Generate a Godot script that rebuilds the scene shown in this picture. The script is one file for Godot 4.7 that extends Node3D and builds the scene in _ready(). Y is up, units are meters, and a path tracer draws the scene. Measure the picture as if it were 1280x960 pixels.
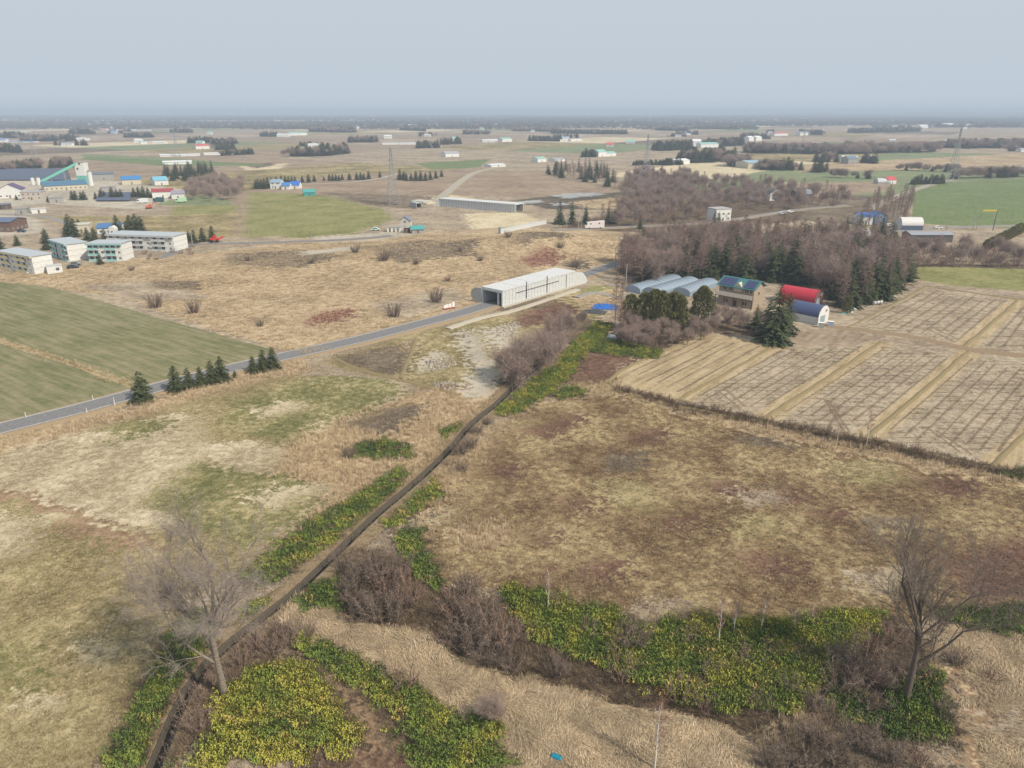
extends Node3D
# River-plain farmland seen from a drone 60 m up. Coordinates are surveyed metres: x east, z south, y up; the camera stands over the origin.

const ZONES := [   # x0, z far, width, length, texture columns, texture rows, grid step
	[-170.0, -180.0, 340.0, 200.0, 2048, 1280, 1.0],
	[-400.0, -500.0, 800.0, 320.0, 2048, 1024, 2.5],
	[-1200.0, -1500.0, 2400.0, 1000.0, 2048, 1024, 20.0],
	[-8000.0, -9500.0, 16000.0, 8000.0, 2048, 1280, 250.0]]
# soil and sward colours, sRGB, from the darkest to the palest tuft
const TONES := {
	0: [[122, 108, 90], [156, 140, 118], [182, 167, 142]],
	1: [[126, 108, 82], [170, 147, 114], [196, 176, 142]],
	2: [[104, 95, 60], [144, 130, 89], [178, 162, 122]],
	3: [[140, 127, 98], [174, 160, 128], [202, 190, 162]],
	4: [[92, 96, 52], [124, 120, 74], [172, 158, 116]],
	5: [[102, 106, 68], [124, 122, 86], [146, 134, 106]],
	6: [[94, 71, 50], [134, 112, 80], [172, 154, 112]],
	7: [[84, 60, 50], [112, 84, 68], [146, 118, 94]],
	8: [[82, 72, 60], [116, 102, 84], [144, 130, 108]],
	9: [[124, 110, 90], [158, 143, 120], [182, 168, 144]],
	10: [[104, 90, 72], [128, 112, 92], [148, 132, 108]],
	11: [[132, 114, 80], [162, 143, 107], [184, 165, 128]],
	12: [[138, 119, 86], [168, 148, 114], [188, 169, 136]],
	13: [[140, 132, 118], [172, 163, 146], [196, 188, 172]],
	14: [[88, 106, 62], [106, 124, 76], [124, 136, 90]],
	15: [[110, 80, 64], [140, 104, 84], [166, 134, 108]],
	16: [[118, 101, 84], [148, 129, 108], [168, 150, 126]],
	17: [[128, 107, 79], [170, 147, 112], [200, 179, 144]],
	18: [[70, 60, 48], [102, 86, 68], [132, 112, 88]],
	19: [[62, 58, 38], [86, 78, 54], [112, 100, 70]],
	20: [[100, 112, 78], [120, 132, 92], [136, 142, 104]],
	21: [[168, 154, 122], [196, 182, 148], [212, 200, 170]],
	22: [[70, 64, 56], [92, 84, 72], [118, 108, 92]],
	23: [[130, 136, 140], [156, 160, 162], [176, 180, 180]],
	24: [[110, 88, 66], [144, 118, 90], [168, 144, 114]],
	25: [[104, 108, 58], [132, 132, 78], [154, 146, 96]],
	26: [[62, 74, 66], [80, 90, 80], [98, 104, 92]],
	27: [[92, 98, 48], [120, 122, 68], [150, 144, 92]]}
# share of fine grain, clumps, patches and rows in each class's mottling
const GRAIN := {0: [90, 90, 76, 0], 5: [50, 50, 60, 110], 14: [40, 30, 40, 90], 9: [110, 90, 60, 0], 12: [70, 50, 40, 90], 6: [90, 100, 120, 0], 2: [100, 90, 90, 0], 3: [80, 110, 110, 0], 4: [80, 120, 100, 0], 17: [120, 90, 60, 0], 13: [90, 70, 60, 0], 16: [60, 60, 60, 80]}

var zone_soft: Array = []
var zone_crisp: Array = []
var zone_tex: Array = []
var lut := PackedByteArray()
var used := {}
var mats := {}
var stock := {}
var rng := RandomNumberGenerator.new()
var relief := FastNoiseLite.new()
var roads: Array = []
var ditch_line: PackedVector2Array
var creek_line: PackedVector2Array

func pv(a: Array) -> PackedVector2Array:
	var o := PackedVector2Array()
	for i in range(0, a.size(), 2): o.append(Vector2(a[i], a[i + 1]))
	return o

func _ready():
	rng.seed = 7
	set_view()
	set_light()
	set_lines()
	build_ground()
	build_roads()
	build_ditch()
	build_structures()
	build_buildings()
	build_trees()
	build_plants()
	build_small_things()
	build_far()

func set_view():
	var cam := Camera3D.new()
	cam.name = "camera"
	cam.fov = 56.0
	cam.near = 0.5
	cam.far = 30000.0
	cam.position = Vector3(0, 60, 0)
	cam.rotation_degrees = Vector3(-20.75, 0, 0)
	add_child(cam)

func set_light():
	var env := Environment.new()
	env.background_mode = Environment.BG_SKY
	var sm := ProceduralSkyMaterial.new()
	sm.sky_top_color = Color(0.795, 0.82, 0.85)
	sm.sky_horizon_color = Color(0.735, 0.785, 0.832)
	sm.sky_curve = 0.12
	sm.ground_bottom_color = Color(0.45, 0.45, 0.43)
	sm.ground_horizon_color = Color(0.66, 0.725, 0.79)
	sm.sun_angle_max = 1.0
	var sky := Sky.new()
	sky.sky_material = sm
	env.sky = sky
	env.tonemap_mode = Environment.TONE_MAPPER_LINEAR
	env.tonemap_exposure = 1.02
	env.sdfgi_enabled = true
	env.ssao_enabled = true
	env.ssil_enabled = true
	env.fog_enabled = true
	env.fog_density = 0.00025
	env.fog_light_color = Color(0.84, 0.91, 1.0)
	var we := WorldEnvironment.new()
	we.name = "world_environment"
	we.environment = env
	add_child(we)
	var sun := DirectionalLight3D.new()
	sun.name = "sun"
	sun.light_color = Color(1.0, 0.95, 0.87)
	sun.light_energy = 1.55
	sun.light_angular_distance = 2.5
	sun.shadow_enabled = true
	sun.look_at_from_position(Vector3(62, 74, 46), Vector3.ZERO)
	add_child(sun)

# ---------------------------------------------------------------- helpers
class Shape:
	var v := PackedVector3Array()
	var n := PackedVector3Array()
	var c := PackedColorArray()
	var uv := PackedVector2Array()
	var ix := PackedInt32Array()
	var col := Color(1, 1, 1)
	var with_uv := false
	func put(p: Vector3, nn: Vector3) -> int:
		v.append(p); n.append(nn); c.append(col)
		return v.size() - 1
	func tri(a: Vector3, b: Vector3, d: Vector3):
		var nn := (d - a).cross(b - a).normalized()
		var k := v.size()
		put(a, nn); put(b, nn); put(d, nn)
		ix.append_array(PackedInt32Array([k, k + 1, k + 2]))
	func quad(a: Vector3, b: Vector3, d: Vector3, e: Vector3):   # clockwise seen from the front
		var nn := (d - a).cross(b - a).normalized()
		var k := v.size()
		put(a, nn); put(b, nn); put(d, nn); put(e, nn)
		ix.append_array(PackedInt32Array([k, k + 1, k + 2, k, k + 2, k + 3]))
	func box(lo: Vector3, hi: Vector3):
		var a := lo; var b := hi
		quad(Vector3(a.x, a.y, b.z), Vector3(a.x, b.y, b.z), Vector3(b.x, b.y, b.z), Vector3(b.x, a.y, b.z))
		quad(Vector3(b.x, a.y, a.z), Vector3(b.x, b.y, a.z), Vector3(a.x, b.y, a.z), Vector3(a.x, a.y, a.z))
		quad(Vector3(b.x, a.y, b.z), Vector3(b.x, b.y, b.z), Vector3(b.x, b.y, a.z), Vector3(b.x, a.y, a.z))
		quad(Vector3(a.x, a.y, a.z), Vector3(a.x, b.y, a.z), Vector3(a.x, b.y, b.z), Vector3(a.x, a.y, b.z))
		quad(Vector3(a.x, b.y, b.z), Vector3(a.x, b.y, a.z), Vector3(b.x, b.y, a.z), Vector3(b.x, b.y, b.z))
		quad(Vector3(a.x, a.y, a.z), Vector3(a.x, a.y, b.z), Vector3(b.x, a.y, b.z), Vector3(b.x, a.y, a.z))
	func tube(p: Vector3, q: Vector3, r0: float, r1: float, sides := 5, cap := false):
		var d := (q - p).normalized()
		var s := d.cross(Vector3(0.31, 0.2, 0.93) if absf(d.y) > 0.9 else Vector3.UP).normalized()
		var t := s.cross(d)
		var k := v.size()
		for i in sides:
			var a := TAU * i / sides
			var o := s * cos(a) + t * sin(a)
			put(p + o * r0, o); put(q + o * r1, o)
		for i in sides:
			var a := k + 2 * i
			var b := k + 2 * ((i + 1) % sides)
			ix.append_array(PackedInt32Array([a, b, a + 1, b, b + 1, a + 1]))
		if cap:
			var m := put(q, d)
			for i in sides: ix.append_array(PackedInt32Array([m, k + 2 * i + 1, k + 2 * ((i + 1) % sides) + 1]))
	func extrude(poly: Array, z0: float, z1: float):   # poly of Vector2 in x,y, anticlockwise; along z
		var m := poly.size()
		for i in m:
			var a: Vector2 = poly[i]
			var b: Vector2 = poly[(i + 1) % m]
			quad(Vector3(a.x, a.y, z1), Vector3(a.x, a.y, z0), Vector3(b.x, b.y, z0), Vector3(b.x, b.y, z1))
		var tr := Geometry2D.triangulate_polygon(PackedVector2Array(poly))
		for i in range(0, tr.size(), 3):
			var a: Vector2 = poly[tr[i]]; var b: Vector2 = poly[tr[i + 1]]; var d: Vector2 = poly[tr[i + 2]]
			if (b - a).cross(d - a) > 0.0:
				var t := b; b = d; d = t
			tri(Vector3(a.x, a.y, z1), Vector3(b.x, b.y, z1), Vector3(d.x, d.y, z1))
			tri(Vector3(a.x, a.y, z0), Vector3(d.x, d.y, z0), Vector3(b.x, b.y, z0))
	func mesh() -> ArrayMesh:
		var m := ArrayMesh.new()
		add_to(m)
		return m
	func add_to(m: ArrayMesh):
		var a := []
		a.resize(Mesh.ARRAY_MAX)
		a[Mesh.ARRAY_VERTEX] = v
		a[Mesh.ARRAY_NORMAL] = n
		a[Mesh.ARRAY_COLOR] = c
		if with_uv: a[Mesh.ARRAY_TEX_UV] = uv
		a[Mesh.ARRAY_INDEX] = ix
		m.add_surface_from_arrays(Mesh.PRIMITIVE_TRIANGLES, a)

func numbered(called: String) -> String:
	var k: int = used.get(called, 0)
	used[called] = k + 1
	return called if k == 0 else "%s_%03d" % [called, k]

func tag(o: Node, label: String, category: String, group := ""):
	o.set_meta("label", label)
	o.set_meta("category", category)
	if group != "": o.set_meta("group", group)

func thing(called: String, label: String, category: String, at := Vector3.ZERO, turn := 0.0, group := "") -> Node3D:
	var o := Node3D.new()
	o.name = numbered(called)
	add_child(o)
	o.position = at
	o.rotation.y = turn
	tag(o, label, category, group)
	return o

func part(parent: Node, called: String, m: Mesh, material: Material) -> MeshInstance3D:
	var o := MeshInstance3D.new()
	o.name = called
	o.mesh = m
	o.material_override = material
	parent.add_child(o, true)
	return o

func struct(called: String, m: Mesh, material: Material) -> MeshInstance3D:
	var o := MeshInstance3D.new()
	o.name = numbered(called)
	o.mesh = m
	if material: o.material_override = material
	add_child(o)
	o.set_meta("kind", "structure")
	return o

func bx(parent: Node, called: String, lo: Vector3, hi: Vector3, material: Material) -> MeshInstance3D:
	var s := Shape.new()
	s.box(lo, hi)
	return part(parent, called, s.mesh(), material)

func mottle() -> ImageTexture:
	if not stock.has("mottle"):
		var f := FastNoiseLite.new()
		f.seed = 5
		f.frequency = 0.02
		f.fractal_octaves = 5
		var im := f.get_seamless_image(512, 512)
		im.convert(Image.FORMAT_L8)
		var by := im.get_data()
		for i in by.size(): by[i] = clampi(232 + (by[i] - 128) / 5, 0, 255)
		im = Image.create_from_data(512, 512, false, Image.FORMAT_L8, by)
		im.convert(Image.FORMAT_RGB8)
		stock["mottle"] = ImageTexture.create_from_image(im)
	return stock["mottle"]

func mat(r: int, g: int, b: int, rough := 0.9, worn := 0.25, metal := 0.0) -> StandardMaterial3D:
	var key := "%d %d %d %.2f %.2f %.2f" % [r, g, b, rough, worn, metal]
	if not mats.has(key):
		var m := StandardMaterial3D.new()
		m.albedo_color = Color8(r, g, b)
		m.roughness = rough
		m.metallic = metal
		if worn > 0.0:
			m.albedo_texture = mottle()
			m.uv1_triplanar = true
			m.uv1_world_triplanar = true
			m.uv1_scale = Vector3.ONE * worn
		mats[key] = m
	return mats[key]

func leafy(light := 0.0) -> StandardMaterial3D:
	var key := "leafy %.2f" % light
	if not mats.has(key):
		var m := StandardMaterial3D.new()
		m.vertex_color_use_as_albedo = true
		m.roughness = 0.85
		if light > 0.0:
			m.backlight_enabled = true
			m.backlight = Color(light, light, light)
		mats[key] = m
	return mats[key]

func bark() -> StandardMaterial3D:
	if not mats.has("bark"):
		var f := FastNoiseLite.new()
		f.seed = 8
		f.frequency = 0.06
		f.fractal_octaves = 4
		var im := f.get_seamless_image(256, 256)
		im.convert(Image.FORMAT_L8)
		var by := im.get_data()
		for i in by.size(): by[i] = clampi(190 + (by[i] - 128), 60, 255)
		im = Image.create_from_data(256, 256, false, Image.FORMAT_L8, by)
		im.convert(Image.FORMAT_RGB8)
		var m := StandardMaterial3D.new()
		m.vertex_color_use_as_albedo = true
		m.roughness = 0.95
		m.albedo_texture = ImageTexture.create_from_image(im)
		m.uv1_triplanar = true
		m.uv1_scale = Vector3(0.9, 0.22, 0.9)
		mats["bark"] = m
	return mats["bark"]

func lin(r: float, g: float, b: float, k := 1.0) -> Color:
	var c := Color(r / 255.0, g / 255.0, b / 255.0).srgb_to_linear()
	return Color(c.r * k, c.g * k, c.b * k)

func dist_to(line: PackedVector2Array, p: Vector2) -> float:
	var best := 1e9
	for i in line.size() - 1:
		var q := Geometry2D.get_closest_point_to_segment(p, line[i], line[i + 1])
		best = minf(best, p.distance_squared_to(q))
	return sqrt(best)

func smooth(a: PackedVector2Array, step := 4.0) -> PackedVector2Array:
	var o := PackedVector2Array()
	for i in a.size() - 1:
		var p0 := a[maxi(i - 1, 0)]; var p1 := a[i]; var p2 := a[i + 1]; var p3 := a[mini(i + 2, a.size() - 1)]
		var k := maxi(1, int(p1.distance_to(p2) / step))
		for j in k: o.append(p1.cubic_interpolate(p2, p0, p3, float(j) / k))
	o.append(a[a.size() - 1])
	return o

func bump(x: float, z: float, cx: float, cz: float, rx: float, rz: float, h: float) -> float:
	var a := (x - cx) / rx
	var b := (z - cz) / rz
	return h * exp(-a * a - b * b)

func high(x: float, z: float) -> float:   # the lie of the land without ditches
	if z < -600.0: return 0.0
	var h := 0.0
	if z < -255.0:
		h += bump(x, z, 14, -338, 38, 17, 7.0) + bump(x, z, -42, -312, 42, 20, 2.6) + bump(x, z, -95, -290, 55, 22, 1.6)
	elif z > -95.0:
		h += bump(x, z, -24, -55, 9, 9, 1.3)
	h += relief.get_noise_2d(x, z) * 0.16
	return h

func ground_at(x: float, z: float) -> float:
	var h := high(x, z)
	var p := Vector2(x, z)
	if z > -175.0 and absf(x) < 80.0:
		var d := dist_to(ditch_line, p)
		if d < 3.0: h = lerpf(-1.6, h, clampf((d - 1.5) / 1.2, 0.0, 1.0))
		var e := dist_to(creek_line, p)
		if e < 3.5: h -= 1.3 * (0.5 + 0.5 * cos(PI * e / 3.5))
	if z > -430.0:
		for r in roads:
			var d := dist_to(r, p)
			if d < 9.0: h = lerpf(-0.12, h, smoothstep(4.5, 9.0, d))
	return h

# ---------------------------------------------------------------- the ground
func set_lines():
	relief.seed = 3
	relief.frequency = 0.06
	relief.fractal_octaves = 3
	roads = [smooth(pv([-113.67,-121.64,-102.92,-132.50,-92.64,-142.87,-83.85,-153.22,-75.14,-163.26,-63.34,-174.52,-55.93,-181.00,-42.48,-193.07,-28.62,-207.51,-15.22,-222.07,-6.63,-233.20]), 8.0), smooth(pv([27.28,-276.47,39.28,-293.27,51.74,-310.3,70.06,-333.2,93.32,-352.6]), 8.0)]
	ditch_line = smooth(pv([-34.58,-48.30,-34.98,-54.02,-35.66,-59.63,-35.15,-67.03,-31.37,-74.96,-29.07,-79.30,-25.43,-88.86,-21.51,-99.43,-16.56,-110.46,-12.02,-122.32,-8.18,-135.27,-3.49,-145.57,0.93,-157.31,8.17,-174.52,14.28,-189.38]), 3.0)
	creek_line = smooth(pv([-20.47,-76.05,-11.99,-73.74,-7.75,-70.83,-3.73,-67.29,1.82,-64.87,10.55,-62.11,18.90,-60.18,26.09,-55.97,30.66,-51.27]), 3.0)

func sasa_patches() -> Array:   # outline, share of yellow, share of dark, height
	return [
		[pv([-39.48,-52.43,-33.87,-52.43,-35.97,-55.47,-36.75,-60.74,-36.31,-69.99,-36.95,-73.14,-39.91,-76.05,-41.77,-73.74,-40.55,-64.26,-40.05,-56.98]), 0.12, 0.5, 0.9],
		[pv([-37.35,-83.32,-34.41,-89.88,-31.65,-97.07,-26.35,-104.45,-20.10,-115.83,-17.78,-111.33,-21.73,-100.65,-26.04,-91.54,-30.74,-85.17,-33.32,-81.01]), 0.25, 0.35, 0.9],
		[pv([-29.93,-125.44,-24.86,-127.23,-19.95,-125.44,-18.35,-119.00,-25.02,-119.32,-29.86,-119.98]), 0.1, 0.6, 0.9],
		[pv([-19.78,-96.61,-13.19,-111.33,-11.58,-105.77,-15.19,-99.43,-18.37,-95.47]), 0.5, 0.2, 0.9],
		[pv([-17.65,-94.79,-14.14,-95.92,-12.79,-89.47,-10.14,-83.69,-9.72,-79.30,-11.92,-81.89,-15.41,-87.47]), 0.15, 0.4, 1.0],
		[pv([-3.40,-141.55,1.82,-153.22,9.96,-169.62,17.70,-190.84,25.33,-210.11,29.93,-208.37,24.01,-187.93,18.21,-177.06,14.49,-163.82,9.11,-153.22,1.70,-141.12,-2.51,-138.56]), 0.45, 0.25, 1.0],
		[pv([20.18,-182.35,26.83,-193.07,32.74,-187.93,40.37,-182.35,37.14,-176.42,29.16,-178.36]), 0.3, 0.5, 1.0],
		[pv([-2.15,-81.01,5.29,-79.30,13.71,-75.27,15.87,-73.00,22.09,-74.19,26.15,-74.35,36.15,-74.19,42.77,-75.58,47.87,-75.58,38.94,-66.77,36.05,-64.26,29.44,-59.63,22.48,-60.74,18.36,-61.65,14.42,-64.26,9.30,-67.03,4.74,-68.75,0.00,-75.58]), 0.42, 0.25, 1.2],
		[pv([52.79,-75.27,58.42,-76.21,66.02,-76.84,71.18,-76.84,66.88,-70.83,59.04,-72.26,54.97,-73.74]), 0.1, 0.7, 1.2],
		[pv([41.78,-61.65,48.12,-65.75,44.88,-56.47,41.21,-55.27,37.65,-56.98]), 0.2, 0.6, 1.3],
		[pv([34.42,-62.46,38.13,-61.88,39.32,-58.02,33.68,-58.55]), 0.1, 0.7, 1.0],
		[pv([-31.64,-61.65,-28.41,-65.75,-23.11,-66.51,-15.39,-55.47,-15.86,-53.83,-20.17,-52.16,-30.26,-52.16,-31.01,-56.47]), 0.72, 0.12, 1.0],
		[pv([-25.86,-71.83,-19.81,-68.35,-12.56,-63.89,-5.95,-59.30,-1.67,-57.70,0.00,-52.16,-8.53,-52.16,-14.60,-60.18,-20.05,-65.25,-25.28,-69.03]), 0.42, 0.3, 1.0],
		[pv([-28.61,-78.80,-24.17,-83.32,-22.28,-76.84,-26.65,-76.21]), 0.1, 0.6, 1.0],
		[pv([-14.05,-131.34,-10.64,-135.27,-9.58,-131.34,-13.08,-127.60]), 0.3, 0.3, 0.9],
		[pv([86.87,-114.29,94.10,-114.90,91.26,-110.75,86.38,-111.33]), 0.1, 0.7, 1.0],
		[pv([9.11,-153.22,14.84,-156.27,17.22,-152.23,10.63,-148.36]), 0.3, 0.4, 0.9],
		[pv([-34.52,-75.27,-31.18,-79.30,-29.68,-76.05,-31.49,-72.26]), 0.3, 0.5, 0.9]]

func soft_areas() -> Array:
	var a := [
		[1, pv([-211.85,-269.42,-142.58,-321.4,-117.00,-341.6,-79.70,-362.0,-34.22,-390.2,26.37,-401.5,65.43,-384.7,53.47,-299.85,31.00,-276.47,-10.39,-228.02,-36.40,-196.90,-54.34,-179.01,-68.12,-189.38,-89.64,-204.97,-135.51,-244.23])],
		[8, pv([-128.32,-321.4,-95.87,-333.2,-72.05,-308.5,-82.58,-283.88,-113.99,-291.66])], [8, pv([-70.88,-337.4,-43.57,-359.6,-15.10,-341.6,-17.16,-308.5,-45.60,-291.66])], [8, pv([0.00,-359.6,24.21,-366.8,25.81,-333.2,3.60,-325.2])],
		[0, pv([-158.93,-261.38,-131.92,-266.69,-104.19,-241.95,-124.01,-237.50])], [8, pv([-134.92,-266.69,-116.93,-266.69,-108.27,-253.77,-126.03,-253.77])], [0, pv([-47.72,-233.20,-23.12,-256.26,-13.71,-241.95,-34.28,-213.66])],
		[15, pv([-63.20,-210.11,-61.40,-219.20,-51.95,-228.02,-49.01,-221.11,-53.47,-211.87,-60.60,-206.66])], [15, pv([4.10,-306.7,14.34,-323.3,23.14,-315.7,17.77,-294.89,6.51,-291.66])], [22, pv([21.94,-298.18,30.88,-308.5,31.43,-293.27,23.94,-285.41])],
		[13, pv([-95.52,-325.2,-75.04,-339.5,-68.49,-325.2,-90.17,-312.1])], [13, pv([-98.86,-366.8,-67.54,-384.7,-49.67,-376.9,-66.92,-357.2,-92.76,-350.4])],
		[2, pv([-118.59,-124.04,-82.30,-139.40,-61.39,-168.43,-26.11,-157.31,-35.11,-131.34,-41.17,-114.29,-30.55,-111.33,-36.03,-89.47,-42.29,-76.84,-39.87,-66.77,-38.71,-49.12,-58.06,-49.12])],
		[3, pv([-106.43,-124.04,-92.57,-131.34,-78.94,-139.40,-67.18,-139.40,-57.78,-124.04,-58.57,-105.77,-48.87,-98.24,-55.69,-94.13,-74.13,-100.65,-95.15,-108.49])], [3, pv([-62.04,-123.34,-48.04,-126.87,-36.49,-124.04,-36.13,-116.76,-48.26,-114.29,-56.45,-110.18])],
		[4, pv([-62.06,-146.03,-46.66,-164.95,-30.55,-161.60,-24.49,-153.72,-33.59,-139.40,-45.38,-128.33,-59.80,-133.28])], [3, pv([-56.61,-142.87,-49.63,-148.36,-44.60,-142.87,-51.53,-137.72])], [3, pv([-39.90,-131.34,-35.27,-139.40,-31.26,-136.08,-35.65,-126.87])],
		[4, pv([-60.23,-103.67,-57.26,-119.00,-44.20,-114.90,-30.55,-111.33,-32.58,-98.24,-37.33,-89.88,-52.63,-98.24])], [3, pv([-44.52,-103.67,-33.62,-112.50,-30.29,-110.18,-39.23,-99.43])], [4, pv([-84.59,-131.34,-77.26,-139.40,-69.10,-136.08,-75.94,-126.87])],
		[1, pv([-112.72,-116.76,-99.67,-127.60,-84.06,-142.87,-62.55,-172.04,-53.13,-174.52,-47.53,-168.43,-59.20,-161.60,-81.03,-136.90,-95.94,-121.98,-108.32,-111.33])],
		[24, pv([-98.93,-113.69,-87.37,-109.05,-75.64,-103.15,-51.12,-90.70,-50.80,-87.47,-74.67,-99.43,-95.56,-109.05])], [3, pv([-89.47,-100.65,-72.40,-97.77,-69.74,-89.47,-78.52,-85.55])], [4, pv([-63.97,-68.08,-58.15,-70.83,-52.27,-64.26,-55.34,-60.74])], [3, pv([-53.61,-60.74,-50.98,-62.11,-47.99,-58.55,-51.45,-58.02])], [3, pv([-52.34,-70.83,-48.22,-72.26,-46.36,-66.77,-50.07,-66.77])],
		[17, pv([-42.57,-124.04,-33.59,-139.40,-21.87,-153.22,-7.33,-154.23,-3.50,-146.03,-10.74,-125.44,-16.67,-111.33,-25.56,-100.65,-31.38,-89.47,-36.03,-89.47,-32.27,-97.07,-29.91,-108.49,-40.98,-113.69])], [8, pv([-34.37,-135.27,-24.48,-146.03,-17.34,-144.66,-25.22,-129.44])],
		[17, pv([-14.75,-95.92,-13.74,-109.89,-6.31,-129.44,3.47,-144.66,22.06,-154.73,21.45,-149.79,10.55,-146.96,-3.04,-124.04,-10.54,-104.45,-12.79,-89.47])],
		[2, pv([-49.04,-174.52,-35.77,-193.07,-9.99,-218.26,24.35,-253.77,32.90,-241.95,25.71,-213.66,13.41,-193.07,1.90,-161.05,-7.15,-149.79,-24.39,-158.37])], [8, pv([-46.10,-177.71,-26.83,-193.07,-26.81,-162.15])], [13, pv([-16.68,-200.86,-11.84,-205.81,-7.01,-182.35,-1.53,-161.60,-6.70,-147.42,-12.26,-151.25,-9.90,-168.43])],
		[13, pv([-9.37,-203.31,2.45,-213.66,0.00,-182.35,-3.80,-181.00])], [13, pv([-24.29,-172.65,-20.32,-183.72,-16.67,-178.36,-21.26,-163.82])], [7, pv([0.00,-217.33,16.18,-237.50,23.28,-227.01,14.42,-209.24,2.38,-206.66])], [15, pv([-18.76,-158.37,-12.05,-156.27,-14.50,-152.23,-20.40,-156.27])], [8, pv([-5.20,-228.02,13.95,-246.55,16.24,-238.60,0.00,-221.11])],
		[1, pv([20.56,-241.95,30.35,-256.26,45.40,-269.42,39.77,-233.20,29.96,-218.26,24.00,-221.11])], [25, pv([24.35,-253.77,33.85,-261.38,35.80,-253.77,27.42,-241.95])],
		[6, pv([0.00,-138.56,10.69,-149.31,23.70,-153.22,32.95,-144.66,93.57,-106.30,71.07,-75.27,46.12,-74.04,21.05,-74.04,14.17,-74.96,-2.16,-81.54,-10.57,-79.30,-13.72,-89.47,-10.54,-104.45])],
		[7, pv([11.60,-163.82,17.00,-182.35,26.73,-183.72,32.90,-175.78,24.53,-159.43,14.84,-156.27])], [11, pv([9.38,-158.37,24.53,-159.43,22.91,-154.23,9.06,-152.23])],
		[7, pv([9.49,-104.45,12.65,-105.77,13.42,-100.65,10.03,-98.24])], [7, pv([3.79,-91.54,6.05,-94.13,8.65,-93.25,5.81,-89.47])], [7, pv([22.81,-98.24,26.84,-100.65,30.31,-99.19,26.94,-95.47,23.79,-95.02])], [7, pv([45.35,-107.93,49.36,-109.61,48.25,-103.15,44.45,-101.64])], [8, pv([16.63,-120.64,24.33,-124.04,24.68,-117.39,18.45,-114.29])], [7, pv([22.86,-129.44,30.94,-134.47,31.30,-128.33,24.56,-125.44])],
		[7, pv([1.58,-129.44,13.62,-141.55,15.75,-137.31,7.75,-126.87])], [7, pv([-3.63,-117.39,1.47,-119.00,2.12,-113.69,-2.79,-111.91])], [7, pv([70.83,-111.33,79.14,-113.69,80.54,-109.05,70.55,-105.77])], [7, pv([33.11,-87.47,39.52,-89.47,41.36,-85.17,34.06,-83.32])], [7, pv([63.93,-89.47,84.42,-93.69,74.61,-80.15,61.01,-78.80,59.53,-83.69])], [7, pv([32.62,-108.49,38.72,-110.75,39.68,-107.11,33.14,-105.24])], [8, pv([54.61,-97.07,62.90,-98.71,62.09,-94.79,54.07,-93.25])], [7, pv([48.57,-100.65,54.55,-102.64,54.42,-99.43,48.87,-98.24])], [7, pv([8.94,-85.17,14.79,-87.08,16.54,-83.69,10.91,-82.60])], [8, pv([44.69,-131.34,53.60,-129.44,53.21,-124.04,44.62,-125.80])],
		[1, pv([-9.68,-94.13,-5.01,-98.24,0.00,-96.38,-1.18,-90.70,-6.35,-88.66])], [0, pv([37.66,-107.11,44.37,-109.05,44.79,-104.45,38.08,-101.89])], [2, pv([14.04,-112.80,22.22,-111.33,24.78,-103.15,16.62,-100.65])], [0, pv([12.38,-76.84,21.14,-79.30,23.54,-76.05,16.19,-74.96])], [2, pv([32.58,-98.24,40.90,-100.65,41.39,-94.79,33.45,-92.61])], [0, pv([45.91,-82.78,55.45,-86.50,54.81,-81.01,46.13,-78.47])], [2, pv([56.61,-117.39,67.54,-119.00,68.05,-111.33,57.58,-109.61])], [3, pv([-14.06,-100.65,-9.13,-103.15,-10.03,-98.24,-13.63,-96.84])],
		[1, pv([24.25,-157.31,33.68,-148.36,49.35,-136.08,67.22,-124.73,84.79,-113.69,95.15,-108.49,92.80,-105.24,65.05,-119.98,46.52,-132.11,32.60,-142.87,22.66,-152.23])],
		[17, pv([-30.16,-77.65,-19.44,-76.05,-9.84,-72.26,-3.71,-66.77,4.51,-64.26,10.38,-60.74,21.89,-58.55,25.91,-50.83,-6.10,-50.83,-12.11,-60.74,-23.26,-70.83])],
		[8, pv([25.94,-60.74,38.99,-59.09,41.91,-50.83,21.34,-50.83])], [1, pv([28.34,-60.18,34.13,-59.63,30.78,-55.47,26.42,-56.98])],
		[17, pv([54.05,-73.00,68.36,-71.54,52.10,-49.12,44.66,-49.12,49.72,-60.74])], [24, pv([50.68,-72.26,54.77,-73.74,51.45,-60.74,45.78,-49.12,40.94,-49.12,47.99,-60.74])], [0, pv([51.02,-60.74,57.85,-61.88,53.47,-55.47,49.42,-55.47])],
		[18, pv([37.80,-70.83,49.90,-75.58,47.98,-65.50,39.74,-58.02,35.01,-62.82])],
		[18, pv([-23.33,-89.88,-13.95,-89.47,-8.55,-80.49,0.00,-77.17,15.16,-68.75,23.11,-63.05,35.45,-62.82,26.53,-57.29,17.92,-59.63,4.49,-64.01,-3.71,-66.77,-9.84,-72.26,-20.24,-74.96,-24.64,-79.81])],
		[18, pv([-36.95,-64.26,-33.92,-70.83,-28.07,-74.04,-25.20,-70.83,-28.41,-65.75,-31.64,-61.65,-31.01,-56.47,-32.20,-53.08,-33.75,-52.16,-35.24,-55.47])],
		[24, pv([-26.31,-68.62,-24.11,-68.89,-18.74,-64.26,-13.30,-58.55,-7.71,-51.71,-15.42,-51.71,-15.13,-54.98,-17.92,-59.63,-22.78,-65.25])], [7, pv([-17.09,-54.02,-12.83,-54.69,-8.48,-51.71,-18.51,-51.71])],
		[18, pv([23.11,-155.76,35.45,-148.36,51.80,-138.56,68.86,-128.33,86.70,-116.76,97.21,-111.33,95.56,-109.05,67.22,-124.73,50.48,-134.47,32.95,-144.66])],
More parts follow.
